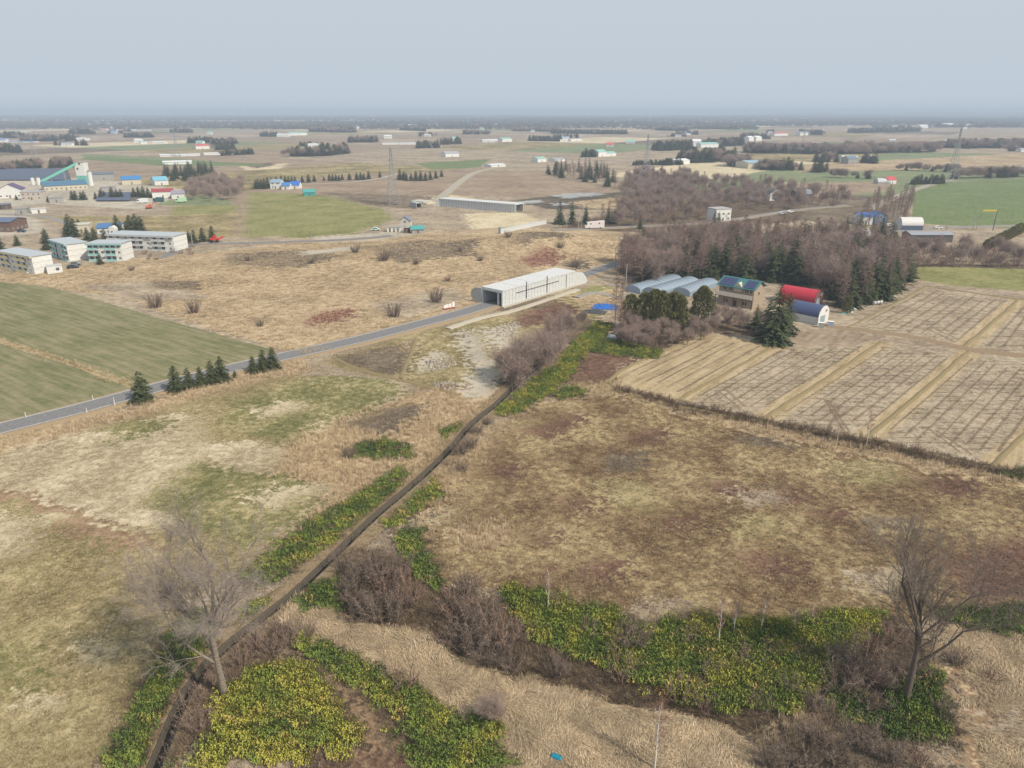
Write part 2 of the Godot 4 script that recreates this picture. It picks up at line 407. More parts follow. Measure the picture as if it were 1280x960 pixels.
		[18, pv([-3.75,-158.37,13.65,-196.90,24.97,-218.26,27.22,-211.87,12.34,-175.78,1.81,-152.23])], [18, pv([25.71,-193.07,38.45,-209.24,59.23,-215.48,80.79,-203.31,71.79,-193.83,55.79,-201.67,40.37,-182.35,31.87,-182.35])], [18, pv([41.29,-283.88,58.33,-329.2,98.13,-341.6,135.87,-341.6,151.39,-325.2,167.09,-299.85,220.55,-299.85,211.73,-286.95,165.26,-290.07,129.14,-239.71,104.39,-223.04,106.03,-239.71,96.85,-269.42,81.77,-280.87,47.97,-266.69])],
		[25, pv([-205.69,-584.5,-146.65,-567.1,-82.79,-476.7,-70.25,-429.4,-82.79,-376.9,-135.99,-366.8])], [16, pv([-220.16,-584.5,-207.58,-584.5,-135.94,-364.4,-143.56,-364.4])], [27, pv([-117.76,-369.3,-99.99,-379.4,-83.97,-392.9,-83.87,-382.1,-104.26,-364.4])],
		[21, pv([-29.61,-453.7,5.05,-464.9,19.11,-416.5,0.00,-404.4,-21.53,-392.9])], [16, pv([-49.65,-714.6,34.22,-803.1,85.99,-615.8,76.77,-506.6,28.64,-530.3,0.00,-550.7,-23.76,-550.7])], [21, pv([-68.74,-530.3,-49.35,-572.8,-19.14,-520.6,-44.91,-493.4])], [8, pv([-150.97,-584.5,-103.88,-567.1,-56.44,-550.7,-62.09,-476.7,-90.89,-493.4])],
		[22, pv([0.00,-525.4,36.32,-561.6,88.06,-584.5,80.20,-476.7,25.87,-476.7])], [1, pv([42.21,-520.6,83.95,-556.1,75.54,-476.7,47.33,-484.9])], [23, pv([31.47,-561.6,59.76,-584.5,72.18,-572.8,59.96,-556.1,38.50,-540.3])], [23, pv([2.81,-520.6,20.62,-530.3,22.32,-515.8,5.48,-506.6])], [23, pv([27.42,-506.6,39.82,-511.2,39.15,-502.1,28.04,-497.7])],
		[18, pv([24.01,-398.6,59.23,-453.7,85.93,-530.3,85.99,-615.8,136.87,-803.1,191.74,-689.2,232.74,-584.5,170.94,-429.4,111.21,-390.2,67.54,-384.7])], [8, pv([226.09,-567.1,296.82,-556.1,212.42,-395.8,168.60,-429.4])],
		[13, pv([-516.2,-689.2,-404.8,-714.6,-259.85,-596.6,-238.02,-476.7,-318.1,-506.6,-356.4,-468.8])], [25, pv([-207.44,-442.9,-225.37,-497.7,-184.87,-502.1,-174.44,-461.1])], [2, pv([-291.64,-446.5,-209.01,-446.5,-170.43,-461.1,-139.55,-364.4,-178.22,-359.6,-235.69,-398.6])], [13, pv([-350.9,-461.1,-310.5,-476.7,-244.82,-384.7,-277.24,-359.6])],
		[20, pv([130.94,-609.3,344.7,-901.7,411.3,-771.3,356.4,-665.4,262.47,-681.1,166.82,-596.6])], [16, pv([232.67,-657.9,346.0,-673.2,292.50,-584.5,211.91,-545.5])], [1, pv([320.8,-874.9,898.2,-1215.9,660.5,-888.1,442.2,-814.2,299.97,-781.6])], [20, pv([383.4,-732.6,623.8,-837.5,534.7,-714.6,355.7,-650.5])],
		[21, pv([-311.6,-862.0,-272.19,-915.7,-254.88,-825.7,-282.30,-803.1])], [8, pv([-306.9,-874.9,-296.12,-930.1,-278.34,-888.1,-281.25,-825.7])], [16, pv([-242.38,-665.4,-116.65,-781.6,-64.97,-761.2,-111.58,-650.5])]]
	for s in sasa_patches(): a.append([18, s[0]])
	return a

func crisp_areas() -> Array:
	var a := [
		[5, pv([-250.23,-286.95,-187.14,-264.01,-169.15,-258.79,-64.38,-184.41,-64.58,-178.36,-76.29,-166.10,-87.33,-154.73,-105.56,-136.49,-118.59,-124.04])],
		[11, pv([-155.75,-201.67,-144.59,-195.35,-115.90,-177.06,-89.45,-159.43,-88.64,-156.27,-114.88,-173.89,-152.44,-196.90])], [2, pv([-145.61,-196.90,-90.32,-158.90,-88.78,-157.31,-144.08,-194.59])],
		[14, pv([319.5,-590.5,380.7,-657.9,534.7,-714.6,295.48,-384.7,227.52,-416.5])], [25, pv([150.53,-275.04,167.81,-294.89,224.56,-286.95,195.27,-246.55,161.14,-260.08])],
		[20, pv([-641.6,-1124.2,-449.1,-1009.5,-288.25,-874.9,-348.3,-862.0,-557.4,-992.6])], [14, pv([-586.3,-1045.1,-296.86,-901.7,-288.25,-874.9,-409.1,-874.9,-568.0,-992.6])], [14, pv([-116.65,-915.7,-29.45,-992.6,-36.15,-849.6,-86.70,-814.2])],
		[12, pv([25.43,-166.10,55.19,-199.26,73.45,-190.84,36.06,-147.89,24.82,-154.73])], [9, pv([37.12,-147.89,73.76,-187.93,92.99,-201.67,102.39,-193.07,51.60,-138.98])], [9, pv([52.69,-137.72,103.54,-190.84,121.05,-183.72,69.05,-129.44])], [9, pv([70.42,-128.33,121.57,-181.00,141.68,-172.65,117.57,-139.40,86.52,-117.39])], [9, pv([88.15,-116.76,115.16,-136.08,97.21,-111.33])],
		[9, pv([100.28,-206.66,150.39,-257.52,170.73,-239.71,123.08,-187.93])], [9, pv([124.85,-186.51,172.00,-237.50,182.57,-229.04,143.95,-175.78])], [16, pv([72.81,-196.90,97.07,-205.81,103.47,-195.35,91.04,-186.51,78.56,-187.93])]]
	# wheel ruts and sowing rows in the drained paddies
	var paddies := [[pv([37.12,-147.89,73.76,-187.93,102.39,-193.07,51.60,-138.98]), 7, 20], [pv([52.69,-137.72,103.54,-190.84,121.05,-183.72,69.05,-129.44]), 7, 22], [pv([70.42,-128.33,121.57,-181.00,140.35,-170.82,88.15,-116.76]), 8, 22], [pv([100.28,-206.66,150.39,-257.52,170.73,-239.71,123.08,-187.93]), 9, 16], [pv([25.43,-166.10,55.19,-199.26,73.45,-190.84,36.06,-147.89]), 6, 0], [pv([124.85,-186.51,172.00,-237.50,182.57,-229.04,143.95,-175.78]), 5, 12]]
	var r := RandomNumberGenerator.new()
	r.seed = 21
	for l in [pv([37.22,-148.36,73.36,-188.65]), pv([52.36,-137.72,102.66,-190.84]), pv([69.81,-128.70,121.74,-182.35]), pv([87.14,-116.76,124.96,-148.36]), pv([123.10,-187.22,171.64,-238.60])]: a.append(stroke(l[0], l[1], 5.4, 12))
	for p in paddies:
		var c: PackedVector2Array = p[0]
		for i in p[1]:
			var u: float = (i + 0.6 + r.randf_range(-0.15, 0.15)) / (p[1] + 0.3)
			var u1 := u + r.randf_range(-0.015, 0.015)
			var s0 := 0.05 + r.randf() * 0.06
			var s1 := 0.95 - r.randf() * 0.09
			for w in [0.0]:
				a.append(stroke(c[0].lerp(c[3], u).lerp(c[1].lerp(c[2], u1), s0) + Vector2(w, 0), c[0].lerp(c[3], u).lerp(c[1].lerp(c[2], u1), s1) + Vector2(w, 0), 0.3 + r.randf() * 0.2, 10))
		for i in p[2]:
			var t: float = (i + 0.5) / p[2]
			var x := 0.06
			while x < 0.9:
				var l := r.randf_range(0.08, 0.3)
				if r.randf() < 0.8:
					var z := c[0].lerp(c[1], t).lerp(c[3].lerp(c[2], t), 0.5).y + r.randf_range(-0.2, 0.2)
					var e0 := edge_x(c, z, true)
					var e1 := edge_x(c, z, false)
					a.append(stroke(Vector2(lerpf(e0, e1, x), z), Vector2(lerpf(e0, e1, minf(x + l, 0.95)), z + 0.1), 0.22 + r.randf() * 0.1, 8))
				x += l + r.randf_range(0.01, 0.04)
	for s in [pv([58.08,-124.04,72.03,-146.03]), pv([59.27,-129.44,67.03,-131.34]), pv([70.01,-148.36,67.35,-131.34]), pv([69.51,-149.31,66.40,-131.34]), pv([85.01,-132.11,85.80,-121.31]), pv([84.04,-133.28,84.15,-122.32]), pv([121.77,-203.31,122.79,-190.84]), pv([124.53,-205.81,125.19,-193.07]), pv([47.39,-153.22,49.16,-143.76]), pv([49.04,-155.24,50.64,-144.66])]: a.append(stroke(s[0], s[1], 0.5, 10))
	return a

func edge_x(c: PackedVector2Array, z: float, low: bool) -> float:
	var xs := []
	for i in 4:
		var p := c[i]; var q := c[(i + 1) % 4]
		if (p.y - z) * (q.y - z) < 0.0: xs.append(lerpf(p.x, q.x, (z - p.y) / (q.y - p.y)))
	xs.sort()
	return 0.0 if xs.is_empty() else (xs[0] if low else xs[-1])

func stroke(p: Vector2, q: Vector2, w: float, k: int) -> Array:
	var s := (q - p).orthogonal().normalized() * w * 0.5
	return [k, PackedVector2Array([p + s, q + s, q - s, p - s])]

func rasterise(z: Array, areas: Array, background: int) -> PackedByteArray:
	var w: int = z[4]
	var h: int = z[5]
	var im := Image.create(w, h, false, Image.FORMAT_L8)
	im.fill(Color8(background, background, background))
	var sx: float = w / z[2]
	var sy: float = h / z[3]
	for a in areas:
		var poly: PackedVector2Array = a[1]
		var q := PackedVector2Array()
		var lo := 1e9
		var hi := -1e9
		for p in poly:
			var t := Vector2((p.x - z[0]) * sx, (p.y - z[1]) * sy)
			q.append(t)
			lo = minf(lo, t.y)
			hi = maxf(hi, t.y)
		var col := Color8(a[0], a[0], a[0])
		for y in range(maxi(0, int(lo)), mini(h, int(hi) + 1)):
			var yy := y + 0.5
			var xs := []
			for i in q.size():
				var b := q[i]
				var c := q[(i + 1) % q.size()]
				if (b.y <= yy) != (c.y <= yy): xs.append(b.x + (yy - b.y) / (c.y - b.y) * (c.x - b.x))
			xs.sort()
			for i in range(0, xs.size() - 1, 2):
				var x0 := maxi(0, int(xs[i]))
				var x1 := mini(w, int(xs[i + 1] + 0.6))
				if x1 > x0: im.fill_rect(Rect2i(x0, y, x1 - x0, 1), col)
	return im.get_data()

func noise_bytes(w: int, h: int, seed_: int, wave: float, octaves: int) -> PackedByteArray:
	var f := FastNoiseLite.new()
	f.seed = seed_
	f.noise_type = FastNoiseLite.TYPE_SIMPLEX
	f.frequency = 1.0 / wave
	f.fractal_octaves = octaves
	var im := f.get_image(w, h)
	return im.get_data()

var job := {}
var job_out: Array = []

func paint_rows(block: int):
	var w: int = job.w
	var h: int = job.h
	var soft: PackedByteArray = job.soft
	var crisp: PackedByteArray = job.crisp
	var n1: PackedByteArray = job.n1
	var n2: PackedByteArray = job.n2
	var n3: PackedByteArray = job.n3
	var n4: PackedByteArray = job.n4
	var table: PackedByteArray = lut
	var share: PackedInt32Array = job.share
	var amp: float = job.amp
	var patches: bool = job.patches
	var x0: float = job.x0
	var z0: float = job.z0
	var px: float = job.px
	var pz: float = job.pz
	var rows: int = h / 16
	var out := PackedByteArray()
	out.resize(rows * w * 3)
	var o := 0
	var mix := PackedInt32Array([0, 0, 16, 8, 0, 20, 16, 0, 21, 2, 0, 16])
	for y in range(block * rows, block * rows + rows):
		var wz := z0 + y * pz
		for x in w:
			var i := y * w + x
			var id: int = crisp[i]
			var a: int = n1[i]
			var b: int = n2[i]
			var c: int = n3[i]
			if id == 255:
				var xx := clampi(x + int((b - 128 + (a - 128) * 0.5) * amp), 0, w - 1)
				var yy := clampi(y + int((c - 128 + (a - 128) * 0.5) * amp * 0.7), 0, h - 1)
				id = soft[yy * w + xx]
				if id == 0 and patches:
					var wx := x0 + x * px
					var u := int(floor((wx * 0.83 + wz * 0.56) / 170.0))
					var t := int(floor((wz * 0.83 - wx * 0.56) / 330.0))
					id = mix[posmod(u * 7 + t * 13 + (u * t) % 5, 12)]
			var k := id * 4
			var v := 128 + (((a - 128) * share[k] + (b - 128) * share[k + 1] + (c - 128) * share[k + 2]) >> 7)
			if share[k + 3] > 0:
				var wx2 := x0 + x * px
				var u2: float
				var t2: float
				if id == 5:
					u2 = wx2 * 0.563 - wz * 0.826
					t2 = wx2 * 0.826 + wz * 0.563
				else:
					u2 = wx2 * 0.79 + wz * 0.61
					t2 = wz * 0.79 - wx2 * 0.61
				v += ((n4[(int(t2 * 0.7) & 511) * 512 + (int(u2 * 8.0) & 511)] - 128) * share[k + 3]) >> 7
			v = clampi(v, 0, 255)
			var l := (id * 256 + v) * 3
			out[o] = table[l]
			out[o + 1] = table[l + 1]
			out[o + 2] = table[l + 2]
			o += 3
	job_out[block] = out

func build_ground():
	lut.resize(28 * 256 * 3)
	var share := PackedInt32Array()
	share.resize(28 * 4)
	for k in TONES:
		var t: Array = TONES[k]
		for v in 256:
			var f := v / 255.0 * 2.0
			var j := mini(int(f), 1)
			var rgb := []
			for ch in 3: rgb.append(lerpf(t[j][ch], t[j + 1][ch], f - j))
			var grey: float = (rgb[0] + rgb[1] + rgb[2]) / 3.0
			for ch in 3: lut[(k * 256 + v) * 3 + ch] = int(lerpf(grey, rgb[ch], 0.84) * 0.96)
		for q in 4: share[k * 4 + q] = (GRAIN[k] if GRAIN.has(k) else [95, 85, 70, 0])[q]
	var soft := soft_areas()
	var crisp := crisp_areas()
	var mesh := ArrayMesh.new()
	var n4 := noise_bytes(512, 512, 14, 18.0, 3)
	var skin: Array = []
	for zi in ZONES.size():
		var z: Array = ZONES[zi]
		var px: float = z[2] / z[4]
		var s := rasterise(z, soft, 0)
		var c := rasterise(z, crisp, 255)
		zone_soft.append(s)
		zone_crisp.append(c)
		job = {"w": z[4], "h": z[5], "soft": s, "crisp": c, "n1": noise_bytes(z[4], z[5], 31 + zi, 4.0, 2), "n2": noise_bytes(z[4], z[5], 41 + zi, [16.0, 12.0, 10.0, 8.0][zi], 3), "n3": noise_bytes(z[4], z[5], 51 + zi, [110.0, 70.0, 60.0, 40.0][zi], 3), "n4": n4,
			"share": share, "amp": [0.22, 0.10, 0.05, 0.02][zi], "patches": zi >= 2, "x0": z[0], "z0": z[1], "px": px, "pz": z[3] / z[5]}
		job_out.resize(16)
		var id := WorkerThreadPool.add_group_task(paint_rows, 16)
		WorkerThreadPool.wait_for_group_task_completion(id)
		var bytes := PackedByteArray()
		for b in job_out: bytes.append_array(b)
		var m := StandardMaterial3D.new()
		m.albedo_texture = ImageTexture.create_from_image(Image.create_from_data(z[4], z[5], false, Image.FORMAT_RGB8, bytes))
		m.roughness = 0.95
		m.metallic_specular = 0.2
		skin.append(m)
		var sh := Shape.new()
		sh.with_uv = true
		var step: float = z[6]
		var nx := int(z[2] / step)
		var nz := int(z[3] / step)
		for j in nz + 1:
			for i in nx + 1:
				var x: float = z[0] + i * step
				var y: float = z[1] + j * step
				var edge: bool = j == 0 and zi < 3 or (j == nz and zi > 0)
				var hh := 0.0 if edge else ground_at(x, y)
				sh.put(Vector3(x, hh, y), Vector3.UP)
				sh.uv.append(Vector2(float(i) / nx, float(j) / nz))
		for j in nz:
			for i in nx:
				var k := j * (nx + 1) + i
				sh.ix.append_array(PackedInt32Array([k, k + 1, k + nx + 2, k, k + nx + 2, k + nx + 1]))
		for j in range(1, nz):
			for i in range(1, nx):
				var k := j * (nx + 1) + i
				sh.n[k] = Vector3(sh.v[k - 1].y - sh.v[k + 1].y, 2.0 * step, sh.v[k - nx - 1].y - sh.v[k + nx + 1].y).normalized()
		# outside the surveyed strip the same sward runs on, level
		if zi < 3:
			for e in [-1.0, 1.0]:
				var xa: float = z[0] if e < 0 else z[0] + z[2]
				var xb: float = e * 8000.0
				var k := sh.v.size()
				var du: float = (8000.0 - absf(xa)) / z[2]
				for q in [[xa, 0.0, 0.0], [xb, du, 0.0], [xb, du, 1.0], [xa, 0.0, 1.0]]:
					sh.put(Vector3(q[0], 0.0, z[1] + q[2] * z[3]), Vector3.UP)
					sh.uv.append(Vector2((0.0 if e < 0 else 1.0) + e * q[1], q[2]))
				sh.ix.append_array(PackedInt32Array([k, k + 1, k + 2, k, k + 2, k + 3] if e > 0 else [k, k + 2, k + 1, k, k + 3, k + 2]))
		sh.add_to(mesh)
	for i in 4: mesh.surface_set_material(i, skin[i])
	var g := struct("ground", mesh, null)
	g.set_meta("label", "open farmland of pasture, moor, paddies and dry grass reaching to the horizon")

func class_at(x: float, z: float) -> int:
	for i in ZONES.size():
		var q: Array = ZONES[i]
		if z >= q[1] and z < q[1] + q[3] and x >= q[0] and x < q[0] + q[2]:
			var k := int((z - q[1]) / q[3] * q[5]) * int(q[4]) + int((x - q[0]) / q[2] * q[4])
			var c: int = zone_crisp[i][k]
			return c if c != 255 else zone_soft[i][k]
	return 0

# ---------------------------------------------------------------- roads, ditch
func ribbon(s: Shape, line: PackedVector2Array, profile: Array, follow := false):
	# profile: [offset to the side, height] from one edge to the other
	var m := profile.size()
	var k := s.v.size()
	var along := 0.0
	for i in line.size():
		var d := (line[mini(i + 1, line.size() - 1)] - line[maxi(i - 1, 0)]).normalized()
		var n := Vector2(-d.y, d.x)
		if i > 0: along += line[i].distance_to(line[i - 1])
		for q in profile:
			var p: Vector2 = line[i] + n * q[0]
			s.put(Vector3(p.x, q[1] + (high(p.x, p.y) if follow else 0.0), p.y), Vector3.UP)
			s.uv.append(Vector2(along, q[0]))
	for i in line.size() - 1:
		for j in m - 1:
			var a := k + i * m + j
			s.ix.append_array(PackedInt32Array([a, a + m, a + 1, a + 1, a + m, a + m + 1]))
	for i in line.size():
		for j in m:
			var a := k + i * m + j
			var e := s.v[k + i * m + mini(j + 1, m - 1)] - s.v[k + i * m + maxi(j - 1, 0)]
			var f := s.v[k + mini(i + 1, line.size() - 1) * m + j] - s.v[k + maxi(i - 1, 0) * m + j]
			s.n[a] = e.cross(f).normalized()

func dashes(parent: Node, line: PackedVector2Array, side: float, y: float, material: Material):
	var s := Shape.new()
	ribbon(s, line, [[side - 0.11, y], [side + 0.11, y]])
	part(parent, "edge_line", s.mesh(), material)

func road(line: PackedVector2Array, half: float, top: float, surface: Material, label: String, lines := false, called := "road"):
	var s := Shape.new()
	ribbon(s, line, [[-half - 2.6, -0.35], [-half - 0.5, top - 0.05], [half + 0.5, top - 0.05], [half + 2.6, -0.35]])
	var v := struct("verge", s.mesh(), mat(160, 140, 110, 0.95, 0.2))
	v.set_meta("label", "dry grass verge of the " + label)
	s = Shape.new()
	ribbon(s, line, [[-half, top], [half, top]])
	var r := struct(called, s.mesh(), surface)
	r.set_meta("label", label)
	if lines:
		for e in [-half + 0.35, half - 0.35]: dashes(r, line, e, top + 0.006, mat(214, 214, 210, 0.8, 0.6))

func build_roads():
	var asphalt := mat(122, 122, 124, 0.9, 0.11)
	road(roads[0], 3.3, 0.3, asphalt, "two lane asphalt road running to the box tunnel", true)
	road(roads[1], 3.3, 0.3, asphalt, "two lane asphalt road leaving the box tunnel", true)
	road(PackedVector2Array([roads[0][-1], roads[1][0]]), 3.2, 0.305, asphalt, "stretch of road inside the box tunnel")
	var pale := mat(140, 138, 134, 0.92, 0.09)
	road(smooth(pv([-146.91,-266.69,-150.38,-299.85,-153.03,-333.2,-150.85,-345.9,-123.68,-350.4,-83.17,-359.6,-61.30,-371.8]), 10.0), 2.4, 0.2, asphalt, "narrow lane between apartment blocks and hill")
	road(smooth(pv([21.39,-390.2,43.35,-395.8,70.80,-404.4,94.22,-410.4,120.01,-422.8,157.93,-453.7,186.27,-476.7,226.45,-497.7]), 10.0), 2.6, 0.2, pale, "lane passing the bare wood")
	road(smooth(pv([193.73,-379.4,219.61,-392.9,250.49,-401.5,289.61,-407.4,341.0,-410.4]), 10.0), 2.8, 0.2, pale, "country road beside the green field")
	road(smooth(pv([-53.47,-520.6,-50.32,-584.5,-44.76,-697.4,-33.77,-792.2,0.00,-862.0,77.77,-915.7,165.57,-976.2]), 20.0), 3.4, 0.25, mat(168, 162, 150, 0.92, 0.08), "pale road crossing the plain behind the further tunnel")
	road(smooth(pv([-223.17,-650.5,-167.37,-650.5,-142.58,-665.4,-122.21,-714.6,-115.16,-771.3]), 20.0), 2.0, 0.2, mat(172, 166, 154, 0.92, 0.08), "pale farm road by the conifer row")
	road(smooth(pv([-315.9,-453.7,-277.71,-439.5,-223.72,-384.7,-198.98,-369.3,-172.14,-354.9,-152.76,-345.9]), 12.0), 2.2, 0.2, pale, "lane through the hamlet")
	road(smooth(pv([230.25,-476.7,285.16,-550.7,354.9,-636.1,405.6,-689.2]), 20.0), 2.6, 0.2, mat(160, 154, 146, 0.92, 0.08), "pale lane past the red roofed shed")
	var track := mat(142, 122, 96, 0.95, 0.14)
	var levee := mat(136, 122, 88, 0.95, 0.2)
	var s := Shape.new()
	ribbon(s, smooth(pv([93.02,-207.51,98.71,-204.14,113.36,-196.12,122.72,-185.11,135.41,-178.36,151.44,-169.62]), 3.0), [[-2.2, -0.2], [-1.4, 0.2], [1.4, 0.2], [2.2, -0.2]])
	struct("path", s.mesh(), track).set_meta("label", "farm track between the drained paddies")
	s = Shape.new()
	ribbon(s, smooth(pv([35.32,-261.38,41.91,-256.26,42.21,-248.92,37.02,-241.95,29.55,-248.92,21.94,-241.95]), 3.0), [[-1.7, -0.2], [-1.4, 0.24], [1.4, 0.24], [1.7, -0.2]])
	struct("path", s.mesh(), mat(150, 146, 140, 0.92, 0.14)).set_meta("label", "gravel track turning off beside the greenhouses")
	for l in [pv([35.51,-146.96,51.52,-164.95,72.95,-189.38]), pv([51.26,-136.90,74.25,-161.05,102.57,-191.58]), pv([68.84,-127.96,92.44,-152.23,121.71,-183.04]), pv([86.32,-116.14,100.89,-129.44,125.65,-149.31]), pv([122.25,-186.51,144.72,-210.11,171.37,-238.60]), pv([23.46,-154.23,34.87,-145.57,51.13,-136.49,68.51,-127.23,85.93,-115.52,96.65,-109.61]), pv([23.74,-156.27,25.82,-166.10,55.39,-200.06]), pv([98.84,-204.97,122.58,-229.04,151.07,-258.79]), pv([151.07,-258.79,171.28,-239.71,184.63,-230.07]), pv([-26.92,-193.83,-26.66,-178.36,-26.73,-161.60]), pv([-46.51,-177.71,-37.63,-168.43,-26.65,-161.05,-17.52,-155.24,-11.71,-151.25])]:
		s = Shape.new()
		var sm := smooth(l, 3.0)
		for i in sm.size(): sm[i] += Vector2(rng.randf_range(-0.15, 0.15), rng.randf_range(-0.15, 0.15))
		ribbon(s, sm, [[-0.8, -0.16], [-0.3, 0.24], [0.3, 0.26], [0.8, -0.16]], true)
		var o := struct("levee", s.mesh(), levee)
		o.set_meta("label", "low earth bank grown with dry grass")

func build_ditch():
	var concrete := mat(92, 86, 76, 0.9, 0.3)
	var d := Node3D.new()
	d.name = numbered("drainage_ditch")
	add_child(d)
	d.set_meta("kind", "structure")
	d.set_meta("label", "straight concrete lined drainage ditch")
	for e in [-1.0, 1.0]:
		var s := Shape.new()
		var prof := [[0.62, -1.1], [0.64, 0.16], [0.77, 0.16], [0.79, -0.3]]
		var bank := [[0.76, 0.08], [1.7, 0.12], [2.5, 0.10], [3.3, -0.16]]
		if e < 0.0:
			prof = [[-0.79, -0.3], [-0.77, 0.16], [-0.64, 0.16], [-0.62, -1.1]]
			bank = [[-3.3, -0.16], [-2.5, 0.10], [-1.7, 0.12], [-0.76, 0.08]]
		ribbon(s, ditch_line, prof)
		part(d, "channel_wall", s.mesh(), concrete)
		s = Shape.new()
		ribbon(s, ditch_line, bank)
		part(d, "bank", s.mesh(), mat(146, 126, 98, 0.95, 0.22))
	var b := Shape.new()
	ribbon(b, ditch_line, [[-0.84, -1.0], [0.84, -1.0]])
	part(d, "channel_floor", b.mesh(), mat(70, 64, 54, 0.9, 0.3))
	b = Shape.new()
	ribbon(b, ditch_line, [[-0.81, -0.9], [0.81, -0.9]])
	part(d, "water", b.mesh(), mat(34, 34, 30, 0.15, 0.0))

# ---------------------------------------------------------------- the concrete box tunnels and other works
func facing(called: String, label: String, category: String, a: Vector2, b: Vector2, group := "", y := 0.0) -> Node3D:
	# a thing whose own x runs from a to b and whose z looks towards the side it shows
	var d := b - a
	return thing(called, label, category, Vector3(a.x, y, a.y), atan2(-d.y, d.x), group)

func slab(parent: Node, called: String, poly: Array, z0: float, z1: float, m: Material) -> MeshInstance3D:
	var s := Shape.new()
	s.extrude(poly, z0, z1)
	return part(parent, called, s.mesh(), m)

func build_structures():
	var pale := mat(206, 210, 212, 0.85, 0.12)
	var grey := mat(178, 181, 180, 0.88, 0.15)
	var dark := mat(72, 72, 72, 0.9, 0.2)
	var t := facing("box_tunnel", "long pale concrete box tunnel over the asphalt road beside the golden hill", "tunnel", Vector2(-3.13, -229.04), Vector2(23.00, -260.08))
	# own frame: x along the road, z = 0 the wall that shows, the road side at -z
	var len := 40.6
	var w := 9.0
	var h := 5.5
	var n := 24
	for i in n:
		var x0 := len * i / n + 0.05
		bx(t, "wall_panel", Vector3(x0, -0.2, -0.42), Vector3(x0 + len / n - 0.1, h - 0.35, 0.0), pale)
	bx(t, "wall_core", Vector3(0.06, -0.2, -0.6), Vector3(len - 0.06, h - 0.36, -0.2), grey)
	bx(t, "far_wall", Vector3(0, -0.2, -w), Vector3(len, h - 0.36, -w + 0.5), pale)
	for i in 5:
		bx(t, "roof_slab", Vector3(len * i / 5 + 0.05, h - 0.36, -w - 0.1), Vector3(len * (i + 1) / 5 - 0.05, h + rng.randf_range(0.0, 0.04), 0.12), pale)
	bx(t, "roof_core", Vector3(0.1, h - 0.4, -w + 0.1), Vector3(len - 0.1, h - 0.12, -0.1), grey)
	bx(t, "column", Vector3(0.15, -0.2, -2.3), Vector3(0.75, h - 0.37, -1.75), pale)
	bx(t, "portal_beam", Vector3(-0.05, h - 0.95, -w + 0.5), Vector3(0.6, h - 0.365, -0.43), pale)
	bx(t, "pipe_rail", Vector3(len * 0.17, h * 0.62, 0.06), Vector3(len * 0.75, h * 0.62 + 0.14, 0.2), dark)
	for f in [0.30, 0.58]:
		bx(t, "downpipe", Vector3(len * f, 0.6, 0.02), Vector3(len * f + 0.22, h + 0.9, 0.24), dark)
	bx(t, "downpipe", Vector3(len * 0.86, 0.4, 0.01), Vector3(len * 0.86 + 0.2, h - 0.6, 0.1), dark)
	bx(t, "footing", Vector3(-0.6, -0.3, 0.01), Vector3(len + 0.4, 0.22, 1.3), mat(186, 180, 166, 0.9, 0.2))
	slab(t, "wing_wall", [Vector2(0, -0.2), Vector2(3.6, -0.2), Vector2(4.8, 2.0), Vector2(4.6, 3.6), Vector2(2.6, 4.9), Vector2(0, 5.1)], -0.25, 0.25, grey).transform = Transform3D(Basis(Vector3.UP, PI * 0.5), Vector3(-0.02, 0, -w))
	slab(t, "wing_wall", [Vector2(0, -0.2), Vector2(4.9, -0.2), Vector2(6.0, 1.0), Vector2(5.4, 2.4), Vector2(3.6, 4.4), Vector2(0, 5.0)], -0.4, 0.0, pale).transform = Transform3D(Basis(Vector3.UP, -0.25), Vector3(len + 0.02, 0, -0.02))
	slab(t, "wing_wall", [Vector2(0, -0.2), Vector2(4.9, -0.2), Vector2(6.0, 1.0), Vector2(5.4, 2.4), Vector2(3.6, 4.4), Vector2(0, 5.0)], -0.4, 0.0, grey).transform = Transform3D(Basis(Vector3.UP, 0.25), Vector3(len + 0.02, 0, -w + 0.4))
	# gravel shoulder beside the tunnel mouth
	var s := Shape.new()
	ribbon(s, smooth(pv([-18.80,-204.14,-9.87,-215.48,0.00,-224.02,13.65,-240.82,23.49,-253.77]), 4.0), [[-1.4, -0.2], [-1.1, 0.2], [1.1, 0.2], [1.4, -0.2]])
	struct("path", s.mesh(), mat(188, 180, 164, 0.92, 0.2)).set_meta("label", "pale concrete strip along the tunnel foot")
	s = Shape.new()
	ribbon(s, pv([-12.40,-237.50,-7.71,-243.09]), [[-0.9, -0.2], [-0.8, 0.3], [0.8, 0.3], [0.9, -0.2]])
	struct("path", s.mesh(), mat(188, 180, 164, 0.92, 0.2)).set_meta("label", "pale concrete apron by the tunnel mouth")
	# second tunnel
	var u := facing("box_tunnel", "further concrete box tunnel with ribbed wall on the open plain", "tunnel", Vector2(-48.66, -493.4), Vector2(2.51, -461.1))
	var l2 := 60.5
	var h2 := 5.2
	for i in 30:
		var x0 := l2 * i / 30 + 0.12
		bx(u, "wall_panel", Vector3(x0, -0.2, -0.5), Vector3(x0 + l2 / 30 - 0.3, h2 - 0.5, 0), mat(206, 210, 212, 0.88, 0.15))
	bx(u, "wall_core", Vector3(0.05, -0.2, -0.9), Vector3(l2 - 2.6, h2 - 0.5, -0.3), mat(164, 168, 172, 0.9, 0.15))
	bx(u, "far_wall", Vector3(0, -0.2, -w), Vector3(l2, h2 - 0.5, -w + 0.6), grey)
	for i in 6: bx(u, "roof_slab", Vector3(l2 * i / 6 + 0.05, h2 - 0.5, -w - 0.2), Vector3(l2 * (i + 1) / 6 - 0.05, h2, 0.2), pale)
